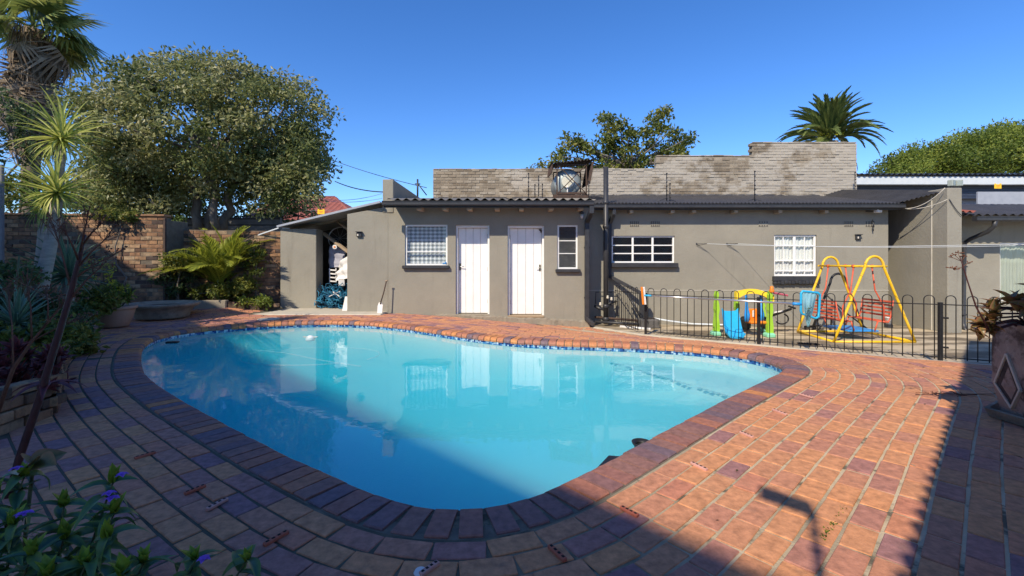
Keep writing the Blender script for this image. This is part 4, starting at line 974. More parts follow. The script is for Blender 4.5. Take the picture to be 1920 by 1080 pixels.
# ------------------------------------------------------------------ left garden bed: low brick edging and soil
bed = thing('garden_bed', 'dark soil bed with low brick edging along the left side', 'garden bed', (-5, 4.5, 0))
E_ = [(-3.9, 2.4), (-3.50, 3.02), (-3.56, 3.47), (-4.80, 4.78), (-6.55, 6.66), (-7.65, 7.45)]
for s in range(1, len(E_) - 1):
    p, q = Vector((*E_[s], 0)), Vector((*E_[s + 1], 0)); L = (q - p).length; u = (q - p).normalized(); hgt = 4 if s < 2 else 3
    for r_ in range(hgt):
        t_ = -.1 if r_ % 2 else 0
        while t_ < L - .05:
            c = p + u * (t_ + .105) + Vector((random.gauss(0, .008), random.gauss(0, .008), .03 + r_ * .08)); mb = MB()
            mb.box(c, (.205, .1, .07), math.atan2(u.y, u.x) + random.gauss(0, .05), .006, random.random()); mb.build('brick', M_['facebrick'], bed); t_ += .215
mb = MB(); poly = [(-12, -4), (-3.7, 1.5), (-3.58, 3.05), (-3.64, 3.5), (-4.87, 4.83), (-6.6, 6.72), (-7.7, 7.55), (-12, 9.5)]
V = [(x, y, .20) for x, y in poly]; mb.add(V, [tuple(range(len(V)))]); mb.build('soil', M_['soil'], bed)

# ------------------------------------------------------------------ yard concrete and kerb behind the fence
YARD = [(1.80, 10.94), (1.83, 10.40), (2.70, 9.14), (4.40, 8.02), (6.12, 6.42), (6.75, 6.19), (9.6, 5.1), (15, 4), (15, 10.62), (9.98, 10.62), (9.98, 9.97), (9.64, 9.97), (9.64, 12.5), (9.15, 12.5), (9.15, 10.94)]
bm = bmesh.new(); vs = [bm.verts.new((x, y, 0)) for x, y in YARD]; f = bm.faces.new(vs)
bmesh.ops.triangulate(bm, faces=[f])
for _ in range(5):
    bmesh.ops.subdivide_edges(bm, edges=[e for e in bm.edges if e.calc_length() > .45], cuts=1, use_grid_fill=False); bmesh.ops.triangulate(bm, faces=bm.faces[:])
for v in bm.verts: v.co.z = zg(v.co.x, v.co.y) + .006
me = bpy.data.meshes.new('yard'); bm.to_mesh(me); bm.free(); me.materials.append(M_['concrete'])
o = bpy.data.objects.new('concrete_yard', me); COL.objects.link(o); tag(o, 'stained concrete yard between the fence and the cottage', None, None, 'structure')
FL = [(1.87, 10.28), (2.68, 9.11), (4.37, 7.98), (6.10, 6.375), (6.74, 6.14), (9.4, 5.15)]
mb = MB()
for i in range(len(FL) - 1):
    a, b = Vector((*FL[i], 0)), Vector((*FL[i + 1], 0)); n_ = max(2, int((b - a).length / .5))
    for k in range(n_):
        p, q = a + (b - a) * k / n_, a + (b - a) * (k + 1.02) / n_; p.z = zg(p.x, p.y) - .012; q.z = zg(q.x, q.y) - .012; mb.beam(p, q, .10, .07, .008)
mb.build('kerb', M_['kerb'], None, 'pale concrete kerb under the pool fence', None, None, 'structure')

# ------------------------------------------------------------------ unseen house behind and beside the photographer, shaped to throw the near shade
def back(p, h): t_ = h / -LD.z; return Vector((p[0] - LD.x * t_, p[1] - LD.y * t_, h))
HE, HR = 9.0, 3.3  # eave heights; left one raised so more sky light reaches the shade
hs = thing('unseen_main_house', 'unseen main house with eaves set to shade the paving on both sides', 'house', (-4, -2, 0))
c0 = back((1.22, 1.455), HE); cl = back((-6.75, 9.35), HE); c1 = back((1.22, 1.455), HR); cr = back((8.7, 8.42), HR)
def roofslab(a, b, inw, rise, depth, name, scallop=False):
    mb = MB(); a = Vector(a); b = Vector(b); inw = Vector((inw[0], inw[1], 0)).normalized(); up = inw * depth + Vector((0, 0, rise))
    if scallop: mb.corr(a, b - a, up, .16, .03, .03, 8)
    else: V = [a, b, b + up, a + up]; mb.add(V + [v - Vector((0, 0, .08)) for v in V], [(0, 1, 2, 3), (7, 6, 5, 4), (0, 4, 5, 1), (1, 5, 6, 2), (2, 6, 7, 3), (3, 7, 4, 0)])
    return mb.build(name, M_['red_tile'], hs)
roofslab(cl, c0, (-1, -1), 1.0, 5.0, 'left_roof')
roofslab(c1, cr, (.7, -.74), 1.0, 4.5, 'unseen_right_roof', True)
mb = MB()
def wallq(a, b, h, off):
    a = Vector(a); b = Vector(b); o2 = Vector((off[0], off[1], 0)).normalized() * .55; mb.beam(Vector((a.x, a.y, h / 2 - .15)) + o2, Vector((b.x, b.y, h / 2 - .15)) + o2, .2, h + .2)
wallq(cl, c0, HE - .15, (-1, -1)); wallq(c1, cr, HR - .15, (.7, -.74)); mb.build('wall', M_['white'], hs)  # walls kept white to bounce light into the shade
# unseen tall wing at the far left, outline fitted to the shadow it throws
tall = thing('shade_wing', 'unseen tall wing at the left shaped to cast the shadow up the brick wall', 'house', (-10, 6, 0))
Cc = Vector((-5.7, 9.97, 0)) - LD * (6.5 / -LD.z); Pa = Vector((-8.6, 10.15, 1.05)) - LD * 9.5; Pb = Vector((-10.0, 10.0, 2.2)) - LD * 9.5
ext = Pb + Vector((-2.0, -.2, 0))
base = [Cc, Pa, Pb, ext]; mb = MB(); V = []; bk = Vector((-2.2, -4.0, 0))
for p in base: V += [(p.x, p.y, -.2), (p.x, p.y, p.z), (p.x + bk.x, p.y + bk.y, p.z), (p.x + bk.x, p.y + bk.y, -.2)]
Fc = []
for i in range(3):
    for q in range(4): Fc.append((i * 4 + q, i * 4 + (q + 1) % 4, i * 4 + 4 + (q + 1) % 4, i * 4 + 4 + q))
Fc += [(0, 1, 2, 3), (12, 15, 14, 13)]; mb.add(V, Fc); mb.build('wall', M_['white'], tall)
# floodlight on a pole above the roof corner (its shadow lies on the paving)
rl = thing('unseen_roof_floodlight', 'unseen box floodlight on a thin pole above the unseen house roof corner', 'lamp', c1)
b0 = back((1.10, 1.60), HR); b1 = b0 + Vector((0, 0, .56))
mb = MB(); mb.tube([b0 + Vector((0, 0, -.1)), b1], .016, 8); mb.build('pole', M_['charcoal'], rl)
for k in range(4):
    mb = MB(); mb.lathe(b0 + Vector((0, 0, .1 + .13 * k)), [(.017, 0), (.028, .012), (.017, .024)], 8); mb.build('insulator', M_['black_plastic'], rl)
qa = back((1.275, 2.30), HR + .56); qb = back((1.405, 2.16), HR + .56)
u_ = Vector((qb.x - qa.x, qb.y - qa.y, 0)); mb = MB(); mb.beam(qa + u_ * -.05, qb + u_ * .15, .05, .11, .012); mb.build('housing', M_['charcoal'], rl)
mb = MB(); mb.beam(qb + Vector((0, 0, -.04)), b1 + Vector((0, 0, -.04)), .02, .02); mb.build('arm', M_['charcoal'], rl)

# ================================================================== PIPES, TANK, ROOF CLUTTER
t = thing('vent_stack', 'tall black soil vent pipe rising through the eave between the buildings', 'pipe', (2.25, 10.62, -.3))
sx_, sy_ = (1136 - CX) * 10.62 / F, 10.62
zb = zg(sx_, sy_)
mb = MB(); mb.tube([(sx_, sy_, zb + .05), (sx_, sy_, 3.40)], .058, 14); mb.build('pipe', M_['charcoal'], t)
for z_ in (zb + .12, zb + .42, 1.95, 2.52):
    mb = MB(); mb.lathe((sx_, sy_, z_), [(.06, 0), (.075, .01), (.075, .08), (.06, .09)], 14); mb.build('collar', M_['charcoal'], t)
mb = MB(); mb.tube([(sx_, sy_, zb + .38), (sx_ - .17, sy_ + .02, zb + .42), (sx_ - .24, sy_ + .1, zb + .46)], .035, 8); mb.tube([(sx_, sy_, zb + .5), (sx_ + .15, sy_ + .03, zb + .55), (sx_ + .28, sy_ + .2, zb + .56)], .03, 8); mb.build('branch', M_['charcoal'], t)
for k, (dx, zz) in enumerate(((-.14, .48), (.12, .60), (.03, .64))):
    mb = MB(); mb.lathe((sx_ + dx, sy_ - .06, zb + zz), [(0, 0), (.028, .01), (.032, .04), (.02, .06), (.03, .075), (0, .085)], 8); mb.build('valve', M_['cream'], t)
t = thing('water_pipes', 'thin painted water pipes looping at the foot of the vent pipe', 'pipes', (sx_ + .2, 10.8, zb))
mb = MB(); mb.tube([(sx_ - .2, 10.85, zb + .5), (sx_ - .2, 10.85, zb + .78), (sx_ + .29, 10.85, zb + .78), (sx_ + .29, 10.85, zb + .5), (sx_ + .1, 10.8, zb + .47)], .011, 6); mb.build('loop', M_['charcoal'], t)
mb = MB(); mb.tube([(sx_ - .25, 10.7, zb + .20), (sx_ + .75, 10.4, zb + .15)], .028, 8); mb.build('pipe', M_['steel_rust'], t, 'rusty brown pipe')
mb = MB(); mb.tube([(sx_ - .25, 10.62, zb + .1), (sx_ + .75, 10.3, zb + .08)], .03, 8); mb.build('pipe', M_['charcoal'], t)
mb = MB(); mb.tube([(sx_ + .26, 10.3, zb + .03), (sx_ + .85, 9.95, zb + .02)], .032, 8); mb.build('pipe', M_['sheet'], t, 'short white pipe on the ground')
t = thing('downpipe', 'charcoal downpipe with long slanting foot left of the wide window', 'downpipe', (2.4, 10.9, 0))
mb = MB(); X = (1143.5 - CX) * 10.85 / F; squarepipe(mb, [(X + .07, 10.68, 2.45), (X + .06, 10.68, 2.32), (X, 10.86, 2.10), (X, 10.88, .82), (X + .70, 10.55, .42)], .085, .075); mb.build('pipe', M_['charcoal'], t)
mb = MB(); mb.box((X, 10.895, 1.55), (.11, .08, .03), 0, .004); mb.build('strap', M_['charcoal'], t)
c = Vector((3.08, 10.45, 0)); mb = MB(); mb.bx(2.98, 3.14, 10.45, 10.58, zg(3, 10.5) + .2, .44, .01); mb.build('hopper', M_['charcoal'], t)
mb = MB(); z0_ = zg(3.1, 10.3); mb.box((3.12, 10.32, z0_ + .11), (.42, .36, .22), .1, .03); gl = mb.build('gully_box', mat('stained_concrete', [(.05, .05, .048), (.16, .15, .14)], .95, 9, 8, .6, 50), None, 'stained concrete drain gully at the fence end', 'drain')
mb = MB(); mb.box((3.12, 10.28, z0_ + .225), (.24, .2, .012), .1, .003); mb.build('grate', M_['hole'], gl)
mb = MB(); mb.tube([(3.3, 10.45, z0_ + .2), (3.7, 10.6, z0_ + .12), (4.3, 10.75, zg(4.3, 10.7) + .05), (5.0, 10.72, zg(5, 10.7) + .04), (5.6, 10.7, zg(5.6, 10.7) + .04)], .022, 8); mb.build('drain_hose', M_['hose'], None, 'pale drain hose lying along the foot of the cottage wall', 'hose')
mb = MB(); mb.tube([(2.72, 10.6, zg(2.7, 10.5) + .75), (3.05, 10.4, zg(3, 10.5) + .1)], .03, 8); mb.build('black_rod', M_['charcoal'], None, 'short black rod leaning behind the drain gully', 'rod')

# tank in its frame under a bent corrugated hood, on the left roof
TY = 11.7
tk = thing('water_heater', 'round grey tank in black angle frame under a rusty corrugated hood', 'tank', at(1064, 372, TY))
c = at(1064, 342, TY); rad = 26 * TY / F
mb = MB(); prof = [(0, -.09), (rad * .45, -.075), (rad * .8, -.04), (rad * .97, 0), (rad, .05), (rad, .9), (rad * .8, .97), (0, 1.0)]
V = []; Fc = []; n_ = 32
for (r_, y_) in prof:
    for k in range(n_): V.append((c.x + r_ * math.cos(2 * math.pi * k / n_), c.y + y_, c.z + r_ * math.sin(2 * math.pi * k / n_)))
for i in range(len(prof) - 1):
    for k in range(n_): Fc.append((i * n_ + k, i * n_ + (k + 1) % n_, (i + 1) * n_ + (k + 1) % n_, (i + 1) * n_ + k))
mb.add(V, Fc, None, .5, True); mb.build('drum', M_['tank'], tk)
mb = MB(); mb.tube([(c.x, c.y - .13, c.z - .0), (c.x, c.y - .07, c.z - .0)], .16, 20); mb.build('end_cover', M_['tank_cap'], tk)
mb = MB(); mb.tube([(c.x - .02, c.y - .12, c.z - .1), (c.x - .02, c.y - .16, c.z - .28), (c.x, c.y - .1, c.z - .4)], .018, 6); mb.build('outlet_pipe', M_['sheet'], tk)
fx0, fx1, fz0, fz1 = at(1043, 0, TY).x, at(1097, 0, TY).x, at(0, 366, TY).z, at(0, 312, TY).z; fy = TY - .2
def bar(a, b, nm='frame_bar', w_=.03):
    mb = MB(); mb.beam(a, b, w_, w_, .002); mb.build(nm, M_['steel_rust'], tk)
for yy in (fy, fy + 1.0):
    for xx in (fx0, fx1): bar((xx, yy, fz0 - .2), (xx, yy, fz1))
    bar((fx0, yy, fz1), (fx1, yy, fz1)); bar((fx0, yy, fz0 + .02), (fx1, yy, fz0 + .02), w_=.05)
bar((fx0, fy - .02, fz0), (fx1 + .0, fy - .02, fz1), 'cross_brace', .022); bar((fx1, fy - .045, fz0), (fx0, fy - .045, fz1), 'cross_brace', .022)
bar((fx0 - .04, fy, fz0 - .02), (fx0 - .04, fy + 1, fz0 - .02)); bar((fx1, fy, fz0), (fx1, fy + 1, fz0))
mb = MB(); mb.bx(fx0 - .08, fx1 + .05, fy - .02, fy + 1.0, fz0 - .10, fz0 - .02); mb.build('stand', M_['steel_rust'], tk)
mb = MB(); mb.corr((fx0 - .16, fy - .12, fz1 + .02), (fx1 - fx0 + .34, 0, .10), (0, 1.3, .12), .085, .018); mb.build('hood_top', M_['steel_rust'], tk)
mb = MB(); mb.corr((fx1 + .17, fy + 1.1, fz1 + .14), (-.02, -1.3, -.1), (-.10, .02, -.55), .085, .018); mb.build('hood_side', M_['steel_rust'], tk); mb = MB(); mb.corr((fx0 - .12, fy - .1, fz1 + .0), (0, 1.2, .1), (-.03, 0, -.22), .085, .018); mb.build('hood_side', M_['steel_rust'], tk)

# electric fence posts with insulators
def efence(p, h, label, strut=False, lean=0.):
    p = Vector(p); t = thing('electric_fence_post', label, 'fence post', p, 'electric fence posts on the roofs')
    top = p + Vector((lean, 0, h)); mb = MB(); mb.tube([p, top], .011, 6); mb.build('post', M_['charcoal'], t)
    n_ = max(3, int(h / .10))
    for k in range(n_):
        q = p + (top - p) * (k + .8) / n_; mb = MB(); mb.box(q + Vector((0, -.012, 0)), (.034, .034, .026), 0, .006); mb.build('insulator', M_['black_plastic'], t)
    if strut:
        for s in (-1, 1):
            mb = MB(); mb.tube([p + Vector((0, 0, .10)), p + Vector((s * .30, 0, -.01))], .008, 5); mb.build('strut', M_['charcoal'], t)
    return top
EP = []
for (x_, yt, yb, d, lab, st) in ((991, 324, 372, 11.0, 'tall electric fence post on the outbuilding roof, leftmost of its cluster', False), (1003, 345, 371, 11.0, 'short electric fence post next to the leftmost tall one', False), (1010, 329, 368, 11.3, 'middle electric fence post of the cluster left of the tank', False),
        (1017, 344, 372, 11.0, 'short electric fence post nearest the tank', False), (1104, 339, 371, 11.3, 'electric fence post standing just right of the tank', False), (1250, 324, 379, 11.1, 'strutted electric fence post on the cottage roof left part', True),
        (1256, 343, 378, 11.2, 'short electric fence post paired behind the left strutted one', False), (1415, 320, 380, 11.1, 'strutted electric fence post on the cottage roof above the clothesline', True), (1603, 322, 368, 13.2, 'electric fence post at the right end of the grey brick wall', False)):
    b = at(x_, yb, d); h_ = (yb - yt) * d / F; EP.append((b, efence(b, h_, lab, st)))
def wire(pts, r, label, m='charcoal', sag=0., cat='wire', grp=None):
    mb = MB(); P = []
    for i in range(len(pts) - 1):
        a, b = Vector(pts[i]), Vector(pts[i + 1]); n_ = 10 if sag else 2
        for k in range(n_ if i < len(pts) - 2 else n_ + 1): t_ = k / n_; P.append(a + (b - a) * t_ + Vector((0, 0, -sag * 4 * t_ * (1 - t_))))
    mb.tube(P, r, 4, False); return mb.build(cat.replace(' ', '_'), M_[m], None, label, cat, grp)
for k, f_ in enumerate((.25, .5, .75, .97)):
    P = [EP[i][0] + (EP[i][1] - EP[i][0]) * f_ for i in (4, 5, 7)] + [at(1602, 338 + 10 * (1 - f_), 12.5)]
    wire(P, .0022, ('lowest', 'second lowest', 'second highest', 'highest')[k] + ' electric fence wire strung above the cottage roof', 'zinc', 0, 'fence wire', 'electric fence wires')
wire([at(600, 291, 22), at(800, 352, 16)], .012, 'thin overhead cable slanting from the big tree to the roof', 'charcoal', .1, 'power line')
wire([at(628, 340, 20), at(718, 360, 16)], .02, 'thick overhead cable right of the big tree', 'charcoal', .1, 'power line')
wire([at(600, 372, 20), at(716, 363, 16)], .009, 'faint upper cable above the shed roof', 'zinc', .15, 'power line')
wire([at(610, 376, 20), at(716, 372, 16)], .009, 'faint lower cable above the shed roof', 'zinc', .1, 'power line')
mb = MB(); c = at(783, 336, 14.5); mb.tube([at(783, 373, 14.5), c], .03, 6); mb.tube([at(784, 345, 14.5), at(800, 366, 14.5)], .018, 5); mb.tube([at(778, 345, 14.5), at(788, 345, 14.5)], .02, 5); mb.build('bracket_pole', M_['charcoal'], None, 'dark braced pole behind the parapet', 'pole')
for k, (x_, y_, d, lab) in enumerate(((602, 397.5, 14.0, 'yellow warning plate hanging before the red roof'), (1871, 349.5, 12.0, 'yellow warning plate at the right in front of the navy cladding'))):
    c = at(x_, y_, d); mb = MB(); w_, h_ = .22 * d / 14, .135 * d / 14; mb.box(c, (w_, .008, h_), 0, .002)
    for s in (-1, 1): mb.box((c.x + s * w_ * .36, c.y, c.z + h_ * .57), (w_ * .22, .008, h_ * .22), 0, .002)
    pl_ = mb.build('warning_plate', M_['warn'], None, lab, 'sign', 'yellow warning plates')
    mb = MB(); mb.tube([(c.x - .5, c.y + .02, c.z + h_ * .4), (c.x + .5, c.y + .02, c.z + h_ * .42)], .004, 4); mb.build('hanging_wire', M_['zinc'], pl_)
    for r_ in range(2):
        mb = MB(); mb.box((c.x, c.y - .005, c.z + .02 - .035 * r_), (w_ * (.6 - .2 * r_), .003, .012)); mb.build('print_line', M_['red'], pl_)

# ================================================================== POOL FENCE
FP = [Vector((2.70, 9.17, 0)), Vector((4.39, 8.02, 0)), Vector((6.12, 6.44, 0)), Vector((6.95, 6.05, 0))]
for p in FP: p.z = zg(p.x, p.y)
FHT = .93
def fence_run(a, b, label, posts, hoops, name='pool_fence', hh=FHT):
    t = thing(name, label, 'fence', a, 'hoop-topped black fence panels'); u = (b - a); L = u.length; u = u / L
    def P(s, z):
        q = a + u * s; return Vector((q.x, q.y, zg(q.x, q.y) + .03 + z))
    for z_, nm in ((.05, 'bottom_rail'), (hh - .13, 'top_rail')):
        mb = MB(); mb.beam(P(0, z_), P(L, z_), .02, .014, .002); mb.build(nm, M_['fence'], t)
    for s in posts:
        mb = MB(); mb.beam(P(s, -.06), P(s, hh - .10), .045, .045, .003); po = mb.build('post', M_['fence'], t)
    pitch_ = L / hoops; w_ = pitch_ * .48
    for k in range(hoops):
        s0 = pitch_ * (k + .26); r_ = w_ / 2; pts = [P(s0, .02)] + [P(s0 + r_ - r_ * math.cos(an), hh - r_ + r_ * math.sin(an)) for an in np.linspace(0, math.pi, 9)] + [P(s0 + w_, .02)]
        mb = MB(); mb.tube(pts, .0068, 6); mb.build('hoop', M_['fence'], t)
    return t
fence_run(FP[0], FP[1], 'black hoop-topped pool fence panel left of the middle post', (.02,), 8)
fence_run(FP[1], FP[2], 'black hoop-topped pool fence panel in front of the yellow swing', (0.0,), 10)
g = fence_run(FP[2], FP[3], 'black hoop-topped pool gate nearest the concrete planter', (0.0,), 4, 'pool_gate')
for z_ in (.22, .64):
    q = FP[2] + (FP[3] - FP[2]).normalized() * .06; mb = MB(); mb.box((q.x, q.y, q.z + z_), (.06, .03, .025), -.4, .004); mb.build('hinge', M_['fence'], g)
fence_run(Vector((2.48, 10.85, zg(2.5, 10.8))), Vector((2.66, 9.45, zg(2.66, 9.4))), 'black hoop-topped return panel running back to the cottage wall', (), 6)

# leaf net and brush on their telescopic pole, resting on the fence
pa, pb = at(1211, 554, 8.98), at(1489, 569.5, 7.42)
t = thing('telescopic_pole', 'long aluminium pool pole resting along the fence top', 'pole', pa)
mb = MB(); mb.tube([pa, pa + (pb - pa) * .4], .0135, 10); mb.build('inner_tube', M_['alu'], t)
mb = MB(); mb.tube([pa + (pb - pa) * .4, pb], .017, 10); mb.build('outer_tube', M_['alu'], t)
mb = MB(); mb.tube([pa - (pb - pa) * .012, pa + (pb - pa) * .045], .02, 10); mb.build('grip', M_['slide_blue'], t)
t = thing('pool_brush', 'pool brush with orange back at the left end of the pole', 'brush', pa)
mb = MB(); mb.beam(at(1203, 538, 9.0), at(1206, 571, 9.0), .035, .03, .004); mb.build('back', M_['orange_plastic'], t)
mb = MB(); mb.beam(at(1207, 538, 9.0), at(1210, 571, 9.0), .035, .032, .002); mb.build('bristles', M_['sheet'], t)
d_ = 7.38
t = thing('leaf_net', 'blue pool leaf net with pale mesh bag hanging over the fence', 'net', at(1518, 597, d_))
mb = MB(); mb.tube([at(1486, 569.5, d_ + .03), at(1503, 570.5, d_)], .026, 10); mb.build('socket', M_['blue_plastic'], t)
corner = [(1505, 546), (1534, 549), (1537.5, 553), (1535, 594), (1529, 597), (1503, 588), (1501.5, 583), (1502, 550)]
pts = []
for i in range(len(corner)):
    a = Vector((*corner[i], 0)); b = Vector((*corner[(i + 1) % len(corner)], 0))
    for k in range(4): q = a + (b - a) * k / 4; pts.append(at(q.x, q.y, d_))
mb = MB(); mb.tube(pts, .019, 8, closed=True); mb.build('frame', M_['slide_blue'], t)
mb = MB(); V = []; Fc = []; nr = 10; ncol = 14
for side in (0, 1):
    for i in range(nr + 1):
        v = i / nr; xl = 1504 + 9 * v ** 1.6; xr = 1531 - 14 * v ** 1.3; yy = 549 + 62 * v
        for j in range(ncol + 1):
            u = j / ncol; bul = (.10 * math.sin(math.pi * u) * math.sin(math.pi * min(1, v * 1.15)) + .012 * math.sin(u * 23 + v * 4)) * (1 if side else -1.0) + .02
            V.append(at(xl + (xr - xl) * u, yy + 2 * math.sin(u * 9) * v, d_ - .02 + bul))
N2 = (nr + 1) * (ncol + 1)
for s in (0, 1):
    for i in range(nr):
        for j in range(ncol): k = s * N2 + i * (ncol + 1) + j; Fc.append((k, k + 1, k + ncol + 2, k + ncol + 1))
mb.add(V, Fc, None, .5, True); mb.build('mesh_bag', M_['net_blue'], t)
V = []; Q = []; T = []
for i in range(40):
    c = at(1516 + random.gauss(0, 3), 582 + random.gauss(0, 5), d_ - .14); d0 = Vector((random.gauss(0, 1), .2, random.gauss(0, 1))).normalized() * .03; w0 = Vector((0, 0, 1)).cross(d0) * .35
    k = len(V); V += [c, c + d0 * .5 + w0, c + d0, c + d0 * .5 - w0]; Q.append((k, k + 1, k + 2, k + 3)); T += [random.random()] * 4
np_obj('wet_leaves', [tuple(v) for v in V], Q, T, M_['leaf_dark'], label='clump of dark wet leaves caught in the net bag', kind='stuff')

# ================================================================== YELLOW SWING
SZ = -.36
sw = thing('glider_swing', 'yellow tubular swing frame with two red facing seats behind the fence', 'swing', (6.8, 9.1, SZ))
def arch(x0, x1, y, ztop, z0, r=.024, n=9, lean=0):
    xm = (x0 + x1) / 2; hw = .175; zk = ztop - .20
    pts = [(x0, y, z0)] + [(xm - (hw + (xm - x0 - hw) * (1 - k / 4)), y, z0 + (zk - z0) * k / 4) for k in range(1, 4)]
    pts += [(xm - hw * math.cos(a), y, zk + .20 * math.sin(a)) for a in np.linspace(0, math.pi, n)]
    pts += [(xm + (hw + (x1 - xm - hw) * (k / 4)), y, zk + (z0 - zk) * k / 4) for k in range(1, 4)] + [(x1, y, z0)]
    return pts
yf, yb_ = 8.45, 9.72
for (x0, x1, y) in ((6.03, 7.56, yf), (6.16, 7.58, yb_)):
    mb = MB(); mb.tube(arch(x0, x1, y, 1.275, SZ + .03), .024, 10); mb.build('arch', M_['yellow'], sw)
for p, q in (((6.03, yf, SZ + .03), (7.56, yf, SZ + .03)), ((6.16, yb_, SZ + .03), (7.58, yb_, SZ + .03)), ((6.03, yf, SZ + .03), (6.16, yb_, SZ + .03)), ((7.56, yf, SZ + .03), (7.58, yb_, SZ + .03))):
    mb = MB(); mb.tube([p, q], .024, 10); mb.build('base_rail', M_['yellow'], sw)
zc = 1.085
for y in (yf, yb_):
    mb = MB(); mb.tube([(6.60, y, zc), (7.03, y, zc)], .02, 8); mb.build('arch_tie', M_['yellow'], sw)
for x in (6.63, 6.99):
    mb = MB(); mb.tube([(x, yf, zc), (x, yb_, zc)], .02, 8); mb.build('top_bar', M_['yellow'], sw)
hang = [(6.63, 8.75), (6.99, 8.75), (6.63, 9.45), (6.99, 9.45)]
for i, (x, y) in enumerate(hang):
    xo = 6.42 if x < 6.8 else 7.22
    mb = MB(); mb.tube([(x, y, zc - .02), (x + (xo - x) * .25, y, .62), (xo, y, .30), (xo, y, -.02)], .013, 8); mb.build('hanger', M_['red'], sw)
    mb = MB(); mb.tube([(x, y - .02, zc), (x, y + .02, zc)], .032, 10); mb.build('hanger_collar', M_['red'], sw)
for s, xs_ in ((-1, 6.42), (1, 7.22)):
    t_ = MB(); xb = xs_ + s * .10
    for y in (8.72, 9.48):
        mb = MB(); mb.tube([(xs_ - s * .16, y, .02), (xs_ + s * .06, y, .0), (xb, y, .08), (xb + s * .06, y, .42)], .012, 8); mb.build('seat_frame', M_['red'], sw)
    for k in range(5):
        mb = MB(); z_ = .12 + .068 * k; xx = xb + s * .06 * (z_ - .08) / .34; mb.beam((xx, 8.72, z_), (xx, 9.48, z_), .012, .036, .003); mb.build('back_slat', M_['red'], sw)
    for k in range(4):
        mb = MB(); xx = xs_ - s * (.15 - .065 * k); mb.beam((xx, 8.72, .022), (xx, 9.48, .022), .036, .012, .003); mb.build('seat_slat', M_['red'], sw)
    for y in (8.72, 9.48):
        mb = MB(); mb.tube([(xs_ - s * .14, y, .02), (xs_ - s * .20, y, SZ + .20)], .013, 8); mb.build('foot_link', M_['red'], sw)
mb = MB(); mb.bx(6.52, 7.12, 8.74, 9.46, SZ + .17, SZ + .20, .008); mb.build('footboard', M_['blue_plastic'], sw)
# black arch frame behind
bs = thing('black_arch_frame', 'black tubular arch frame standing between the swing and the wall', 'frame', (7.4, 10.2, SZ))
x0_, x1_ = at(1524, 0, 10.15).x, at(1619, 0, 10.15).x; zt = at(0, 513, 10.15).z
mb = MB(); mb.tube(arch(x0_, x1_, 10.15, zt, SZ + .05), .026, 10); mb.build('arch', M_['fence'], bs)
mb = MB(); mb.tube([(x0_ + .24, 10.15, zt - .42), (x0_ + .62, 10.0, .05), (x1_ - .08, 9.95, SZ + .06)], .015, 8); mb.build('stay', M_['fence'], bs)
mb = MB(); mb.tube([(x0_ - .1, 10.3, SZ + .05), (x0_ + .25, 10.0, SZ + .12), (x1_, 10.15, SZ + .05)], .02, 8); mb.build('foot_bar', M_['fence'], bs)
mb = MB(); mb.tube([(x0_ + .30, 10.0, SZ + .02), (x0_ + .33, 10.0, .35)], .016, 8); mb.build('upright', M_['fence'], bs)
c = at(1666, 600, 10.8); mb = MB(); mb.lathe((c.x, c.y, c.z - .1), [(0, 0), (.05, 0), (.075, .16), (.08, .165)], 12); cup = mb.build('white_tub', M_['sheet'], None, 'small white tub at the cottage corner beside the swing', 'tub')
mb = MB(); mb.bx(c.x - .06, c.x + .06, c.y - .06, c.y + .06, SZ - .1, c.z - .1); mb.build('tub_stand', M_['charcoal'], cup)
c = gp(1516, 646, -.33); mb = MB(); mb.box((c.x, c.y, -.315), (.34, .12, .012), -.25, .004); mt = mb.build('drain_grate', M_['hole'], None, 'dark drain grate in the yard in front of the swing', 'grate')
for k in range(7):
    mb = MB(); mb.box((c.x - .14 + .045 * k, c.y - .008 * k + .02, -.306), (.012, .11, .008), -.25); mb.build('bar', M_['steel_rust'], mt)
c = gp(1522, 617, -.36)
for k in range(5):
    mb = MB(); mb.lathe((c.x - .1 + .09 * k, 10.3 + random.gauss(0, .05), SZ - .02), [(0, .0), (.05, .02), (.06, .06), (.035, .1), (0, .11)], 7, jit=.2, smooth=False); mb.build('stone', M_['rock'], None, ('first', 'second', 'third', 'fourth', 'fifth')[k] + ' brown stone from the left at the wall foot under the leaf net', 'stone', 'stones at the foot of the wall')

# ================================================================== PLASTIC PLAY SET
PZ = -.35; pd = 9.15
ps = thing('play_set', 'plastic toddler play set with lime posts, yellow arch and blue slide', 'toy', at(1395, 628, pd))
def ppost(x_, y0, y1, d, hole=True):
    a, b = at(x_, y0, d), at(x_, y1, d); a.z = PZ; h_ = b.z - a.z; mb = MB()
    prof = [(-.055, 0), (-.055, .25), (-.03, .52), (-.045, .60), (-.035, .74), (-.022, .80), (-.035, .92), (-.01, 1), (.02, 1), (.038, .92), (.022, .80), (.04, .72), (.05, .58), (.03, .45), (.055, .25), (.055, 0)]
    V = [(a.x + p * .95, d - .05, a.z + q * h_) for p, q in prof] + [(a.x + p * .95, d + .05, a.z + q * h_) for p, q in prof]; n_ = len(prof)
    mb.add(V, [tuple(range(n_)), tuple(range(2 * n_ - 1, n_ - 1, -1))] + [(i, n_ + i, n_ + (i + 1) % n_, (i + 1) % n_) for i in range(n_)])
    o = mb.build('post', M_['green_plastic'], ps); mb = MB(); mb.box((a.x - .02, d - .02, PZ + .05), (.17, .22, .10), 0, .03); mb.build('foot', M_['mint_plastic'], ps)
ppost(1343, 625, 546, 9.25); ppost(1381, 620, 545, 9.75); ppost(1443, 630, 546, 9.05); ppost(1430, 618, 568, 9.8)
mb = MB(); pts = []
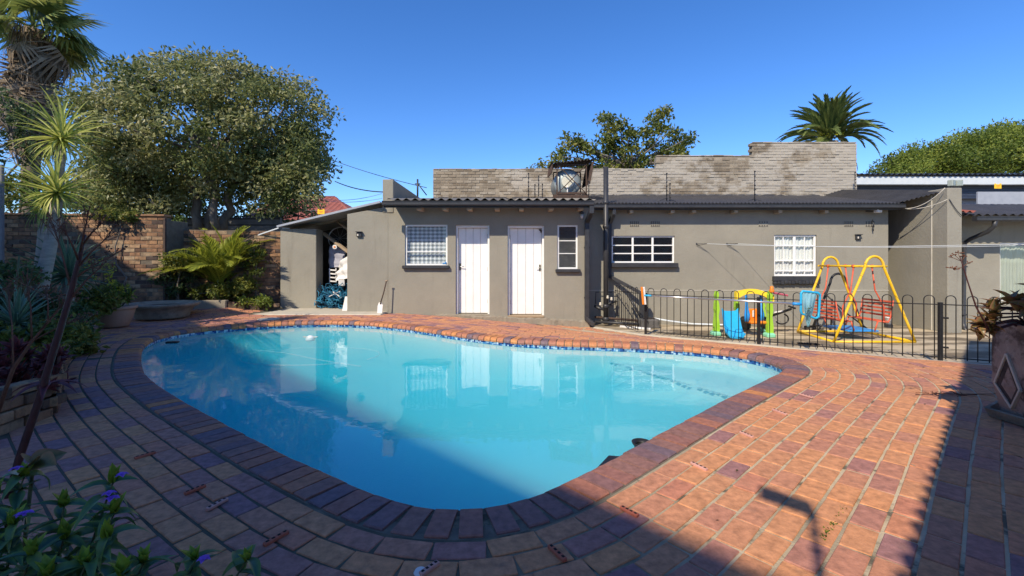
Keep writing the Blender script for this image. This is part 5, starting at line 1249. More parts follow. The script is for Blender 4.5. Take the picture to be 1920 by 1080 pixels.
for t_ in np.linspace(0, 1, 13): pts.append(at(1379 + 70 * t_, 556 - 14.5 * math.sin(math.pi * (.08 + .84 * t_)) + 7 * t_, 9.4 - .3 * t_))
V = []; Fc = []; hs2 = [.10, .085, .07, .062, .06, .06, .06, .06, .06, .062, .07, .085, .11]
for p, h2 in zip(pts, hs2): V += [p + Vector((0, -.05, -h2)), p + Vector((0, -.05, h2 * .6)), p + Vector((0, .05, h2 * .6)), p + Vector((0, .05, -h2))]
for i in range(12):
    for q in range(4): Fc.append((i * 4 + q, i * 4 + (q + 1) % 4, i * 4 + 4 + (q + 1) % 4, i * 4 + 4 + q))
Fc += [(0, 3, 2, 1), (48, 49, 50, 51)]; mb.add(V, Fc); mb.build('arch_beam', M_['yellow_plastic'], ps)
mb = MB(); c = at(1447, 548, 9.0); mb.lathe((c.x, c.y, c.z), [(.04, 0), (.05, .04), (.03, .07), (.035, .11), (0, .13)], 12); mb.build('knob', M_['orange_plastic'], ps)
mb = MB(); mb.beam(at(1450, 549, 9.05), at(1477, 554, 9.3), .03, .04, .01); mb.build('bar', M_['pink_plastic'], ps)
mb = MB(); V = []; Fc = []; n_ = 10
prof = [(583, 9.55), (594, 9.40), (606, 9.22), (618, 9.03), (627, 8.9), (631, 8.82), (632, 8.70)]
rows_ = []
for i, (y_, d) in enumerate(prof):
    t_ = i / 6; xl = 1353 + 12 * t_ ** 1.4; xr = 1384 + 14 * t_ ** 1.1; row = []
    for j in range(7):
        u = j / 6; p = at(xl + (xr - xl) * u, y_, d); p.z = max(p.z, PZ + .02); p.z += .07 * (abs(2 * u - 1) ** 6); row.append(p)
    rows_.append(row)
for row in rows_: V += row
for row in rows_: V += [p - Vector((0, 0, .03)) for p in row]
for s in (0, 49):
    for i in range(6):
        for j in range(6): k = s + i * 7 + j; Fc.append((k, k + 1, k + 8, k + 7))
for i in range(6): Fc.append((i * 7, i * 7 + 7, 49 + i * 7 + 7, 49 + i * 7)); Fc.append((i * 7 + 6, 49 + i * 7 + 6, 49 + i * 7 + 13, i * 7 + 13))
for j in range(6): Fc.append((42 + j, 43 + j, 92 + j, 91 + j))
mb.add(V, Fc, None, .5, False); mb.build('slide', M_['slide_blue'], ps)
for x_ in (1399, 1426):
    mb = MB(); mb.tube([at(x_, 552, 9.3), at(x_ + 1, 575, 9.25), at(x_ + 2, 590, 9.22), at(x_ + 1, 603, 9.2)], [.022, .028, .055, .045], 10); mb.build('swing_strap', M_['blue_plastic'], ps)
mb = MB(); a = at(1412, 594, 9.25); mb.box((a.x + .03, a.y + .06, a.z + .03), (.27, .05, .26), 0, .02); mb.box((a.x + .03, a.y - .05, a.z - .10), (.32, .26, .06), 0, .02); mb.build('swing_seat', M_['orange_plastic'], ps)
mb = MB(); mb.box((a.x + .02, a.y + .02, a.z + .06), (.05, .02, .14), .1, .008); mb.build('seat_print', M_['sheet'], ps)
for k, x_ in enumerate((1397, 1434)):
    mb = MB(); c = at(x_, 606, 9.75); mb.box((c.x, c.y, c.z), (.16, .3, .28), 0, .06); mb.build('base_block', M_['black_plastic'], ps)
t = thing('black_scooter', 'black toy scooter with looped cable leaning behind the play set', 'scooter', at(1475, 612, 9.9))
mb = MB(); mb.beam(at(1447, 592, 9.9), at(1484, 579, 9.6), .06, .05, .01); mb.build('deck', M_['black_plastic'], t)
mb = MB(); mb.beam(at(1452, 586, 9.7), at(1468, 583, 9.6), .05, .03, .006); mb.build('pale_band', M_['sheet'], t)
c = at(1466, 598, 9.75); mb = MB(); mb.tube([(c.x + .14 * math.cos(a), c.y, c.z + .11 * math.sin(a)) for a in np.linspace(-2.6, 1.2, 16)], .016, 8); mb.build('cable_loop', M_['black_plastic'], t)
mb = MB(); c = at(1484, 577, 9.6); mb.tube([(c.x, c.y - .12, c.z), (c.x + .02, c.y + .12, c.z + .02)], .022, 8); mb.build('handle', M_['black_plastic'], t)

# clotheslines and their wall brackets
for k, (x_, y_) in enumerate(((1306, 457.5), (1363, 457.5))):
    c = at(x_, y_, RY); t = thing('clothesline_bracket', 'dark clothesline bracket on the cottage wall, ' + ('nearer the wide window' if k == 0 else 'nearer the white casement window'), 'bracket', c, 'clothesline brackets')
    mb = MB(); mb.tube([c, c + Vector((.17, -.20, .0))], .007, 5); mb.tube([c + Vector((.0, 0, -.05)), c + Vector((.17, -.2, 0))], .005, 5); mb.build('hook', M_['charcoal'], t)
    mb = MB(); mb.box(c, (.03, .012, .05), 0, .003); mb.build('plate', M_['charcoal'], t)
    e = at(1990, 455 + 3.5 * k, 6.0)
    wire([c + Vector((.17, -.2, 0)), e], .0042, 'white clothesline crossing in front of the cottage, ' + ('the upper one' if k == 0 else 'the lower one'), 'hose', .06, 'clothesline', 'white clotheslines')

# ================================================================== VEGETATION
def unit(a): return a / (np.linalg.norm(a, axis=-1, keepdims=True) + 1e-9)
def leaf_cards(c, d, L, W, tone, fold=.25):
    """diamond leaves: c base (n,3), d direction (n,3)"""
    n_ = len(c); d = unit(d); r = RNG.normal(size=(n_, 3)); s = unit(np.cross(d, r)); nn = np.cross(s, d)
    L = np.broadcast_to(L, n_)[:, None]; W = np.broadcast_to(W, n_)[:, None]
    v0 = c; v1 = c + d * L * .45 + s * W * .5 + nn * W * fold; v2 = c + d * L; v3 = c + d * L * .45 - s * W * .5 + nn * W * fold
    V = np.stack([v0, v1, v2, v3], 1).reshape(-1, 3); Q = np.arange(n_ * 4).reshape(-1, 4); return V, Q, np.repeat(tone, 4)
def limb(mb, a, b, r0, r1, wob=.12, n_=6):
    a = Vector(a); b = Vector(b); L = (b - a).length; pts = []
    for k in range(n_ + 1):
        t_ = k / n_; o = Vector((random.gauss(0, 1), random.gauss(0, 1), random.gauss(0, .4))) * wob * L * math.sin(math.pi * t_) * .35; pts.append(a + (b - a) * t_ + o)
    mb.tube(pts, [r0 + (r1 - r0) * k / n_ for k in range(n_ + 1)], 7); return pts
def tree(name, label, cat, base, trunks, clumps, per, lsize, m, bark='bark', rcl=.5, tonefn=None, limbs=30, droop=-.15, rtr=.13):
    """clumps: (n,3) centres; trunks: list of (foot, fork) points"""
    t = thing(name, label, cat, base); clumps = np.asarray(clumps)
    mb = MB()
    for (f, k_, r_) in trunks: limb(mb, f, k_, r_, r_ * .6, .10)
    idx = RNG.choice(len(clumps), min(limbs, len(clumps)), replace=False); forks = np.array([list(k_) for _, k_, _ in trunks])
    for i in idx:
        j = np.argmin(np.linalg.norm(forks - clumps[i], axis=1)); limb(mb, forks[j], clumps[i], trunks[j][2] * .45, .012, .14)
    mb.build('trunk', M_[bark], t)
    n_ = len(clumps); base_t = RNG.uniform(.15, .85, n_); C = np.repeat(clumps, per, 0)
    off = RNG.normal(size=C.shape); off = unit(off) * (RNG.random(len(C)) ** .5)[:, None] * rcl * np.array([1, 1, .75])
    P = C + off; d = unit(off + RNG.normal(size=off.shape) * .8 + np.array([0, 0, droop]))
    tone = np.clip(np.repeat(base_t, per) + RNG.normal(0, .12, len(C)), 0, 1)
    L = lsize * RNG.uniform(.65, 1.35, len(C)); V, Q, T = leaf_cards(P, d, L, L * .5, tone)
    np_obj('crown', V, Q, T, M_[m], t); return t
def shell(c, r, n_, inner=.45, zlo=-.9, lump=.18, seed=0):
    rg = np.random.default_rng(seed); out = []
    ph = rg.uniform(0, 6.28, 6)
    while len(out) < n_:
        v = unit(rg.normal(size=3)); 
        if v[2] < zlo: continue
        k = inner + (1 - inner) * rg.random() ** .45
        k *= 1 + lump * (math.sin(3 * math.atan2(v[1], v[0]) + ph[0]) * .5 + math.sin(5 * v[2] + 4 * v[0] + ph[1]) * .5)
        out.append(np.array(c) + v * np.array(r) * k)
    return np.array(out)

# the big tree at the left, several stems
bt = at(382, 250, 15.5); cl_ = shell(bt, (4.0, 2.9, 2.35), 240, .42, -.72, .13, 3)
ext_ = shell((bt.x - 2.5, bt.y + .5, bt.z - 1.7), (2.3, 1.6, 1.5), 60, .3, -.8, .2, 5); ext2 = shell((bt.x + 2.45, bt.y, bt.z - 1.4), (1.9, 1.6, 1.45), 55, .3, -.8, .2, 6)
lowc = np.array([list(at(random.uniform(150, 590), random.uniform(300, 395), random.uniform(14.2, 16.8))) for _ in range(85)])
tips = np.array([list(at(x_ + random.gauss(0, 6), y_, 15.3 + random.gauss(0, .6))) for x_, y_ in ((330, 108), (300, 122), (355, 115), (250, 128), (415, 122), (475, 140), (510, 165), (545, 185), (580, 215), (600, 250), (600, 330), (590, 365), (205, 130), (175, 150), (450, 132), (380, 110), (535, 380))])
trk = [((at(372, 430, 15.6)), at(360, 330, 15.6), .17), (at(392, 430, 15.8), at(390, 300, 15.8), .15), (at(405, 430, 15.2), at(400, 290, 15.2), .13), (at(418, 430, 15.5), at(440, 320, 15.5), .16), (at(280, 440, 15.5), at(268, 360, 15.4), .15)]
tree('big_tree', 'large spreading olive-green tree with several stems beyond the garden wall', 'tree', (bt.x, bt.y, 0), trk, np.vstack([cl_, ext_, ext2, lowc, tips]), 150, .145, 'leaf_tree', rcl=.55, limbs=60)
# tree behind the grey wall
def pxcl(lst, d, jit=.4, n_=4, s=7):
    return np.array([list(at(x_ + random.gauss(0, s), y_ + random.gauss(0, s), d + random.gauss(0, jit))) for x_, y_ in lst for _ in range(n_)])
L1 = [(1138, 222), (1142, 240), (1135, 258), (1165, 235), (1150, 262), (1178, 250), (1212, 250), (1225, 232), (1242, 215), (1238, 240), (1262, 255), (1285, 262), (1278, 280), (1250, 275), (1220, 275), (1195, 275), (1170, 285), (1140, 285), (1110, 285), (1085, 270), (1072, 265), (1060, 280), (1045, 290), (1090, 300), (1130, 305), (1180, 305), (1230, 300), (1270, 295), (1010, 312), (1210, 305), (1150, 320), (1250, 320), (1100, 320), (1190, 325)]
c0_ = at(1180, 400, 19)
tree('medlar_tree', 'green tree with upright leafy branches behind the grey brick wall', 'tree', (c0_.x, 19, 0), [((c0_.x, 19, 0), at(1180, 320, 19), .16)], pxcl(L1, 19, .5, 3, 5), 62, .17, 'leaf_mid', rcl=.36, limbs=40)
L2 = [(1660, 318), (1685, 308), (1700, 298), (1725, 290), (1750, 283), (1775, 275), (1800, 268), (1825, 262), (1850, 256), (1875, 250), (1900, 248), (1925, 250), (1950, 256), (1980, 268)]
cl2 = pxcl(L2, 27, 1.0, 5, 8); low = pxcl([(x_, y_ + k * 16) for x_, y_ in L2 for k in (1, 2, 3, 4) if y_ + k * 16 < 345], 26, 1.2, 3, 9)
c0_ = at(1850, 420, 27)
tree('jacaranda_tree', 'broad bright green tree behind the carport at the far right', 'tree', (c0_.x, 27, 0), [((c0_.x, 27, 0), at(1830, 320, 27), .25)], np.vstack([cl2, low]), 190, .16, 'leaf_bright', rcl=.75, limbs=30, droop=.2)
# low bushes beyond the brick wall
for k, (x_, y_, d, rx, rz, m, lab) in enumerate(((270, 372, 19, 1.6, 1.0, 'leaf_mid', 'yellow-green shrub seen between the big tree stems and the cottage'), (220, 380, 20, 1.3, .9, 'leaf_dark', 'dark shrub beside the small cream cottage'), (330, 385, 18, 1.5, .8, 'leaf_bright', 'bright shrub under the big tree behind the palm'), (470, 390, 18.5, 2.0, .9, 'leaf_dark', 'dark hedge shrub under the big tree near the red roof'), (40, 372, 14, 1.3, .9, 'leaf_mid', 'shrub beyond the brick wall at the far left'), (20, 250, 15, 1.0, 1.6, 'leaf_dark', 'dark tall foliage at the left edge below the fan palm'), (560, 405, 19, 1.2, .5, 'leaf_dark', 'thin dark branches in front of the red tiled roof'), (905, 370, 18, .5, .6, 'leaf_dark', 'dark shrub tip left of the grey brick wall'))):
    c = at(x_, y_, d); tree('shrub', lab, 'shrub', (c.x, c.y, 0), [((c.x, c.y, 0), (c.x, c.y, c.z), .05)], shell(c, (rx, rx * .7, rz), 26 if k < 6 else 9, .2, -.9, .2, 20 + k), 60, .14, m, rcl=.4, limbs=8)

# ---- palms: fronds as separate parts
def blade_mesh(name, m, L=1., W=.06, segs=6, droop=.3, chan=.25, tones=(.3, .7), shape='lance'):
    """one long leaf along +X, curving down; channelled"""
    V = []; Q = []; T = []
    for i in range(segs + 1):
        t_ = i / segs; x = L * (t_ - droop * .25 * t_ ** 3); z = -droop * L * t_ ** 2.2
        w = W * (math.sin(math.pi * (.12 + .88 * t_) ** .8) if shape == 'lance' else (1 - t_ ** 2.2) * (.55 + .45 * min(1, t_ * 6)))
        w = max(w, .0015)
        V += [(x, -w / 2, z + w * chan), (x, 0, z), (x, w / 2, z + w * chan)]; T += [tones[1], tones[0], tones[1]]
    for i in range(segs):
        k = i * 3; Q += [(k, k + 3, k + 4, k + 1), (k + 1, k + 4, k + 5, k + 2)]
    me = bpy.data.meshes.new(name); me.from_pydata(V, [], Q); a_ = me.attributes.new('tone', 'FLOAT', 'POINT'); a_.data.foreach_set('value', T)
    me.materials.append(M_[m]); me.polygons.foreach_set('use_smooth', [True] * len(Q)); me.update(); return me
def frond_mesh(name, m, L=1.4, n_=34, lw=.028, ll=.36, arch_=.5, vee=.6, tones=(.3, .8), spread=60):
    """feather frond along +X: rachis plus paired leaflets"""
    V = []; Q = []; T = []
    def rach(t_): return np.array([L * (t_ - arch_ * .22 * t_ ** 3), 0, L * (.10 * t_ - arch_ * .62 * t_ ** 2.4)])
    for i in range(10):
        t_, t2 = i / 10, (i + 1) / 10; a, b = rach(t_), rach(t2); w = .014 * L * (1 - t_) + .003; w2 = .014 * L * (1 - t2) + .003; k = len(V)
        V += [a + (0, -w, 0), a + (0, w, 0), b + (0, w2, 0), b + (0, -w2, 0)]; Q.append((k, k + 1, k + 2, k + 3)); T += [tones[1]] * 4
    for i in range(n_):
        t_ = .14 + .86 * i / (n_ - 1); p = rach(t_); tg = rach(min(1, t_ + .02)) - rach(t_ - .02); tg = tg / np.linalg.norm(tg)
        ln = ll * L * (math.sin(math.pi * (.18 + .74 * t_)) ** .7) * random.uniform(.85, 1.1); an = R(spread - 32 * t_ + random.gauss(0, 4))
        for s in (-1, 1):
            side = np.array([0, s * 1.0, vee + random.gauss(0, .08)]); side = side / np.linalg.norm(side); d = tg * math.cos(an) + side * math.sin(an); d = d / np.linalg.norm(d)
            nn = np.cross(d, side); nn = np.cross(d, tg); nn = nn / (np.linalg.norm(nn) + 1e-6); w = np.cross(nn, d) * lw * L * .5
            m1 = p + d * ln * .5 + np.array([0, 0, -.03 * ln]); e = p + d * ln + np.array([0, 0, -.16 * ln]); k = len(V); tt = random.uniform(*tones)
            V += [p - w * .5, p + w * .5, m1 + w, m1 - w, e]; Q += [(k, k + 1, k + 2, k + 3)]; Q.append((k + 3, k + 2, k + 4, k + 4)); T += [tt] * 5
    F4 = [q if q[2] != q[3] else q[:3] for q in Q]
    me = bpy.data.meshes.new(name); me.from_pydata([tuple(v) for v in V], [], F4); a_ = me.attributes.new('tone', 'FLOAT', 'POINT'); a_.data.foreach_set('value', T)
    me.materials.append(M_[m]); me.update(); return me
def orient(p, az, el, roll=0, s=1.):
    return Matrix.Translation(p) @ Matrix.Rotation(az, 4, 'Z') @ Matrix.Rotation(-el, 4, 'Y') @ Matrix.Rotation(roll, 4, 'X') @ Matrix.Diagonal((s, s, s, 1))
# date palm behind the wall, right
dpp = at(1556, 266, 27); t = thing('date_palm', 'date palm with stiff feathery crown rising behind the grey wall', 'palm', (dpp.x, 27, 0))
mb = MB(); mb.tube([(dpp.x, 27, 0), (dpp.x + .05, 27, 4), tuple(dpp)], [.42, .38, .42], 12); mb.build('trunk', M_['palm_bark'], t)
fm = [frond_mesh('frond', 'frond', 3.0, 60, .02, .19, .45 + .25 * k, .9, (.0, .8), 44) for k in range(3)]
for i in range(88):
    el = R(random.choice((84, 76, 68, 60, 52, 44, 36, 26, 16, 6, -6))) + random.gauss(0, .07); az = i * 2.399 + random.gauss(0, .1)
    inst('frond', fm[0 if el > .7 else 1 if el > .1 else 2], t, orient(dpp + Vector((0, 0, .15)), az, el, random.gauss(0, .2), random.uniform(.8, 1.05)))
fdm = frond_mesh('dead_frond', 'dead_frond', 2.6, 36, .022, .16, .6, .2, (.2, .9), 40)
for i in range(10): inst('dead_frond', fdm, t, orient(dpp + Vector((0, 0, -.1)), i * .63 + .2, R(-38 + random.gauss(0, 8)), 0, .9))
mb = MB()
for i in range(60):
    a = random.random() * 6.28; c = dpp + Vector((math.cos(a) * .55, math.sin(a) * .55 - .2, .15 + random.random() * .45)); mb.lathe(c, [(0, 0), (.07, .05), (0, .1)], 5)
mb.build('fruit_stalks', M_['petal_yellow'], t)['kind'] = 'stuff'
# fan palm, top left
def fan_mesh(name, m, r=.75, n_=26, tones=(.2, .8), droop=.25):
    V = [(0, -.018, 0), (0, .018, 0), (.75, .014, .0), (.75, -.014, 0)]; Q = [(0, 1, 2, 3)]; T = [tones[0]] * 4; c = np.array([.75, 0, 0])
    for i in range(n_):
        a = R(-125 + 250 * i / (n_ - 1)); d = np.array([math.cos(a), math.sin(a), .0]); w = np.array([-math.sin(a), math.cos(a), 0]) * .05 * r; ln = r * (1 - .22 * abs(a) / 2.2) * random.uniform(.9, 1.05); k = len(V); tt = random.uniform(*tones)
        m_ = c + d * ln * .6 + np.array([0, 0, .03 - droop * .2]); e = c + d * ln + np.array([0, 0, -droop * ln * random.uniform(.6, 1.5)])
        V += [tuple(c), tuple(m_ + w), tuple(e), tuple(m_ - w)]; Q.append((k, k + 1, k + 2, k + 3)); T += [tt] * 4
    me = bpy.data.meshes.new(name); me.from_pydata(V, [], Q); a_ = me.attributes.new('tone', 'FLOAT', 'POINT'); a_.data.foreach_set('value', T); me.materials.append(M_[m]); me.update(); return me
fpd = 17.6; FS = 1.5; hd = at(62, 55, fpd); t = thing('fan_palm', 'tall fan palm with shaggy skirt of dead fronds at the upper left', 'palm', (hd.x, fpd, 0))
mb = MB(); mb.tube([(hd.x - .15, fpd, 0), (hd.x - .1, fpd, 4), tuple(hd)], [.34, .28, .3], 12); mb.build('trunk', M_['palm_bark'], t)
fan = [fan_mesh('frond', 'frond', .85, 26, (.2, .95), .2), fan_mesh('frond', 'frond', .8, 26, (.3, 1), .5)]; dead = fan_mesh('dead_frond', 'dead_frond', .75, 22, (.2, .95), .8)
for i in range(34):
    el = R(random.choice((80, 62, 48, 34, 20, 6, -8))) + random.gauss(0, .1); inst('frond', random.choice(fan), t, orient(hd + Vector((0, 0, .1)), i * 2.399, el, random.gauss(0, .5), FS * random.uniform(.85, 1.15)))
for i in range(70):
    zz = random.uniform(-2.2, .0) * FS; inst('dead_frond', dead, t, orient(hd + Vector((0, 0, zz)), i * 2.399, R(random.uniform(-86, -58) if zz < -.25 else random.uniform(-70, -30)), random.gauss(0, .5), FS * random.uniform(.75, 1.1)))
V = []; Q = []; T = []
for i in range(2200):
    a = random.random() * 6.28; z0_ = random.uniform(-4.4, .1); r_ = .36 + random.random() * .2 * (1 + max(0, z0_ + 1)); c = hd + Vector((math.cos(a) * r_, math.sin(a) * r_, z0_)); L = random.uniform(.4, 1.1)
    d = Vector((math.cos(a) * .22 + random.gauss(0, .1), math.sin(a) * .22 + random.gauss(0, .1), -1)).normalized() * L; w = Vector((-math.sin(a), math.cos(a), 0)) * random.uniform(.008, .022)
    k = len(V); V += [tuple(c - w), tuple(c + w), tuple(c + d + w * .4), tuple(c + d - w * .4)]; Q.append((k, k + 1, k + 2, k + 3)); T += [random.random()] * 4
o = np_obj('hanging_fibres', V, Q, T, M_['dead_frond'], t); o['kind'] = 'stuff'

# young feather palm in the planter
pp = Vector((-6.95, 10.75, .25)); t = thing('young_palm', 'yellow-green young palm with arching feathery fronds in front of the brick wall', 'palm', pp)
mb = MB(); mb.lathe(pp, [(.10, -.1), (.17, .05), (.15, .22), (.08, .36), (0, .42)], 12, jit=.1); mb.build('trunk', M_['palm_bark'], t)
fm = [frond_mesh('frond', 'frond_yellow', 1.85, 70, .011, .20, .45 + .18 * k, .45, (.0, 1), 52) for k in range(4)]
for i in range(46):
    el = R(random.choice((86, 80, 74, 68, 62, 54, 44, 30))) + random.gauss(0, .08); az = i * 2.399
    inst('frond', fm[i % 4], t, orient(pp + Vector((0, 0, .32)), az, el, random.gauss(0, .2), random.uniform(.7, 1.0)))
for k, (x_, y_, d, rx, rz, m, lab) in enumerate(((455, 540, 10.7, .42, .26, 'leaf_mid', 'leafy green shrub at the right foot of the young palm'), (330, 530, 10.4, .5, .3, 'leaf_dark', 'dark leafy shrub at the left foot of the young palm'), (400, 548, 10.5, .5, .18, 'leaf_mid', 'low green shrub right under the young palm fronds'), (480, 566, 10.55, .4, .06, 'leaf_bright', 'low green weeds growing over the planter bricks'), (300, 425, 10.9, .8, .2, 'leaf_bright', 'creeper draped over the top of the brick wall'), (225, 402, 10.05, .55, .10, 'leaf_mid', 'thin creeper along the left brick wall top'), (335, 490, 10.3, .38, .42, 'leaf_mid', 'upright leafy shrub between the brick wall end and the young palm'), (480, 490, 11.0, .3, .45, 'leaf_mid', 'leafy shrub climbing the brick wall right of the young palm'))):
    c = at(x_, y_, d); tree('shrub', lab, 'shrub', (c.x, c.y, .1), [((c.x, c.y, .1), (c.x, c.y, c.z), .02)], shell(c, (rx, .3, rz), 20, .2, -.9, .2, 40 + k), 45, .085, m, rcl=.14, limbs=8)

# yucca with two heads on a pale leaning trunk, and a second one behind
def rosette(t, p, n_, me_list, elr=(85, -35), s=1., name='leaf', tilt=(0, 0)):
    for i in range(n_):
        f_ = (i + .5) / n_; el = R(elr[0] + (elr[1] - elr[0]) * f_ ** .9) + random.gauss(0, .08); az = i * 2.39996
        M = Matrix.Translation(p) @ Matrix.Rotation(tilt[0], 4, 'X') @ Matrix.Rotation(tilt[1], 4, 'Y') @ orient(Vector((0, 0, .0)), az, el, random.gauss(0, .15), s * random.uniform(.8, 1.1) * (.75 + .35 * math.sin(math.pi * min(1, f_ + .25))))
        inst(name, random.choice(me_list), t, M)
yd = 6.3; foot = at(68, 575, yd); f1 = at(105, 400, yd); 
t = thing('yucca', 'tall yellow-striped yucca with two spiky heads on a pale leaning trunk', 'yucca', (foot.x, yd, .2))
mb = MB(); mb.tube([(foot.x - .05, yd, .1), tuple(foot), tuple(at(90, 480, yd)), tuple(at(103, 420, yd)), tuple(at(106, 370, yd))], [.11, .095, .08, .07, .06], 12); mb.tube([tuple(at(104, 420, yd)), tuple(at(112, 340, yd + .1)), tuple(at(114, 275, yd + .1))], [.06, .05, .05], 10); mb.build('trunk', M_['yucca_bark'], t)
yl = [blade_mesh('leaf', 'yucca', .66, .042, 6, .10 + .16 * k, .3, (.95, .25), 'blade') for k in range(4)] + [blade_mesh('leaf', 'yucca', .62, .04, 6, .22, .3, (.6, .1), 'blade')]
rosette(t, at(106, 362, yd), 95, yl, (88, -48)); rosette(t, at(115, 262, yd + .1), 95, yl, (88, -48), 1.05)
for i in range(14): inst('dead_leaf', blade_mesh('dead_leaf', 'dead_frond', .5, .03, 5, .3, .3, (.3, .8), 'blade') if i == 0 else bpy.data.meshes['dead_leaf'], t, orient(at(105, 385, yd), i * 2.4, R(-60 + random.gauss(0, 12)), 0, 1))
yd2 = 6.9; t = thing('yucca', 'yucca trunk with darker green head standing behind the leaning one', 'yucca', (at(55, 560, yd2).x, yd2, .2))
mb = MB(); mb.tube([tuple(at(66, 590, yd2)), tuple(at(78, 480, yd2)), tuple(at(84, 405, yd2))], [.085, .07, .06], 10); mb.build('trunk', M_['yucca_bark'], t)
yl2 = [blade_mesh('leaf', 'yucca', .62, .04, 6, .15 + .2 * k, .3, (.35, .02), 'blade') for k in range(3)]
rosette(t, at(84, 385, yd2), 70, yl2, (70, -50))
# blue-green agaves / small yuccas in the bed
ag = [blade_mesh('leaf', 'agave', .62, .05, 6, .08 + .12 * k, .3, (.3, .9), 'blade') for k in range(3)]
for k, (x_, y_, d, s, n_, lab) in enumerate(((128, 520, 6.9, 1.15, 80, 'blue-green spiky yucca clump between the yucca trunk and the dry stalk'), (30, 610, 4.6, .75, 55, 'spiky pale agave at the left edge of the bed'), (150, 620, 7.0, .6, 45, 'low spiky clump beside the terracotta pot'))):
    p = at(x_, y_, d); t = thing('agave', lab, 'agave', (p.x, p.y, .2)); mb = MB(); mb.tube([(p.x, p.y, .1), tuple(p)], .06 * s, 8); mb.build('stem', M_['yucca_bark'], t); rosette(t, p, n_, ag, (86, -35), s)
# mixed low planting in the bed
for k, (x_, y_, d, rx, rz, m, lab) in enumerate(((95, 610, 6.2, .5, .3, 'leaf_dark', 'dark green leafy plant at the foot of the yucca'), (45, 645, 4.6, .45, .25, 'leaf_mid', 'yellow-green leafy plant left of the red foliage'), (120, 640, 5.6, .35, .25, 'leaf_mid', 'green leafy plant trailing over the bed edge by the rocks'), (15, 560, 6.0, .5, .5, 'leaf_dark', 'dark bush in the bed at the left edge'), (165, 575, 7.4, .3, .25, 'leaf_mid', 'small green shrub behind the terracotta pot'))):
    c = at(x_, y_, d); tree('bed_shrub', lab, 'shrub', (c.x, c.y, .2), [((c.x, c.y, .15), (c.x, c.y, c.z), .02)], shell(c, (rx, .35, rz), 24, .2, -.9, .2, 60 + k), 60, .085, m, rcl=.15, limbs=8)
# wine-red rosettes hanging over the brick edging
aeo = [blade_mesh('leaf', 'aeonium', .10, .045, 4, .05 + .1 * k, .2, (.2, .8), 'lance') for k in range(3)]
t = thing('aeonium_clump', 'clump of wine-red rosette succulents spilling over the left brick edging', 'succulent', (-3.8, 3.55, .3))
mb = MB()
for k in range(46):
    p = at(random.uniform(-10, 118), random.uniform(645, 752), random.uniform(3.35, 4.1)); mb.tube([(p.x - .1, p.y + .05, .2), (p.x - .03, p.y + .02, (p.z + .2) / 2 + .05), tuple(p)], .012, 5); rosette(t, p, 13, aeo, (75, -15), random.uniform(.8, 1.3), 'leaf', (random.gauss(0, .4), random.gauss(0, .4)))
mb.build('stems', M_['stem_red'], t)
# tall dark flower stalk with dry heads in front of everything at the left
sd = 2.25; t = thing('flower_stalk', 'tall dark red flower stalk with dry branching head at the left foreground', 'plant', at(30, 880, sd))
mb = MB(); mb.tube([tuple(Vector((at(28, 900, sd).x - .03, sd, 0.0))), tuple(at(36, 860, sd)), tuple(at(70, 760, sd)), tuple(at(100, 660, sd)), tuple(at(130, 560, sd)), tuple(at(150, 480, sd)), tuple(at(158, 440, sd))], [.017, .017, .0165, .015, .013, .010, .007], 9); mb.build('stalk', M_['stem_red'], t)
br = [((134, 558), (190, 500)), ((142, 520), (215, 478)), ((148, 490), (120, 430)), ((150, 475), (165, 405)), ((154, 460), (190, 420)), ((135, 548), (100, 420)), ((146, 500), (208, 440))]
for (a, b) in br:
    mb = MB(); A = at(*a, sd); B = at(*b, sd + random.gauss(0, .06)); mid = (A + B) / 2 + Vector((0, 0, .01)); mb.tube([A, mid, B], [.006, .004, .002], 5)
    for k in range(16):
        e = B + Vector((random.gauss(0, .035), random.gauss(0, .035), random.uniform(0, .05))); s0 = mid + (B - mid) * random.uniform(.3, 1); mb.tube([s0, e], .0012, 3, False); mb.lathe(e, [(0, -.003), (.005, 0), (.003, .005), (0, .007)], 5)
    mb.build('dry_head', M_['twig_dry'], t)
p = at(88, 722, sd + .05)
bigl = [blade_mesh('leaf', 'aeonium', .16, .04, 6, .5, .3, (.1, 1), 'lance')]
for az in (0, .7, 2.6, 3.4, 4.6, 5.4): inst('leaf', bigl[0], t, orient(p, az, .25, 0, 1))
t = thing('flower_stalk', 'slender second stalk with dry brown heads at the left edge', 'plant', at(10, 720, 2.9))
mb = MB(); mb.tube([tuple(Vector((at(-5, 740, 2.9).x, 2.9, .2))), tuple(at(25, 690, 2.9)), tuple(at(60, 640, 2.9)), tuple(at(115, 575, 2.9))], [.012, .011, .008, .004], 7); mb.build('stalk', M_['twig_dry'], t)
for (a, b) in (((25, 690), (15, 540)), ((60, 640), (50, 520)), ((75, 620), (125, 560)), ((90, 600), (85, 540)), ((60, 640), (140, 600))):
    mb = MB(); A = at(*a, 2.9); B = at(*b, 2.9 + random.gauss(0, .1)); mb.tube([A, (A + B) / 2 + Vector((.01, 0, .01)), B], [.006, .004, .002], 5)
    for k in range(22):
        e = B + Vector((random.gauss(0, .05), random.gauss(0, .05), random.uniform(-.02, .05))); mb.tube([A + (B - A) * random.uniform(.6, 1), e], .0012, 3, False); mb.lathe(e, [(0, -.004), (.006, 0), (.004, .006), (0, .008)], 5)
    mb.build('dry_head', M_['twig_dry'], t)
t = thing('aloe_stem', 'single thin green aloe stem in the bed before the brick wall', 'plant', at(25, 620, 4.8)); mb = MB(); mb.tube([at(24, 620, 4.8), at(30, 540, 4.8), at(36, 480, 4.8)], [.013, .011, .008], 7); mb.build('stem', M_['stem_green'], t)
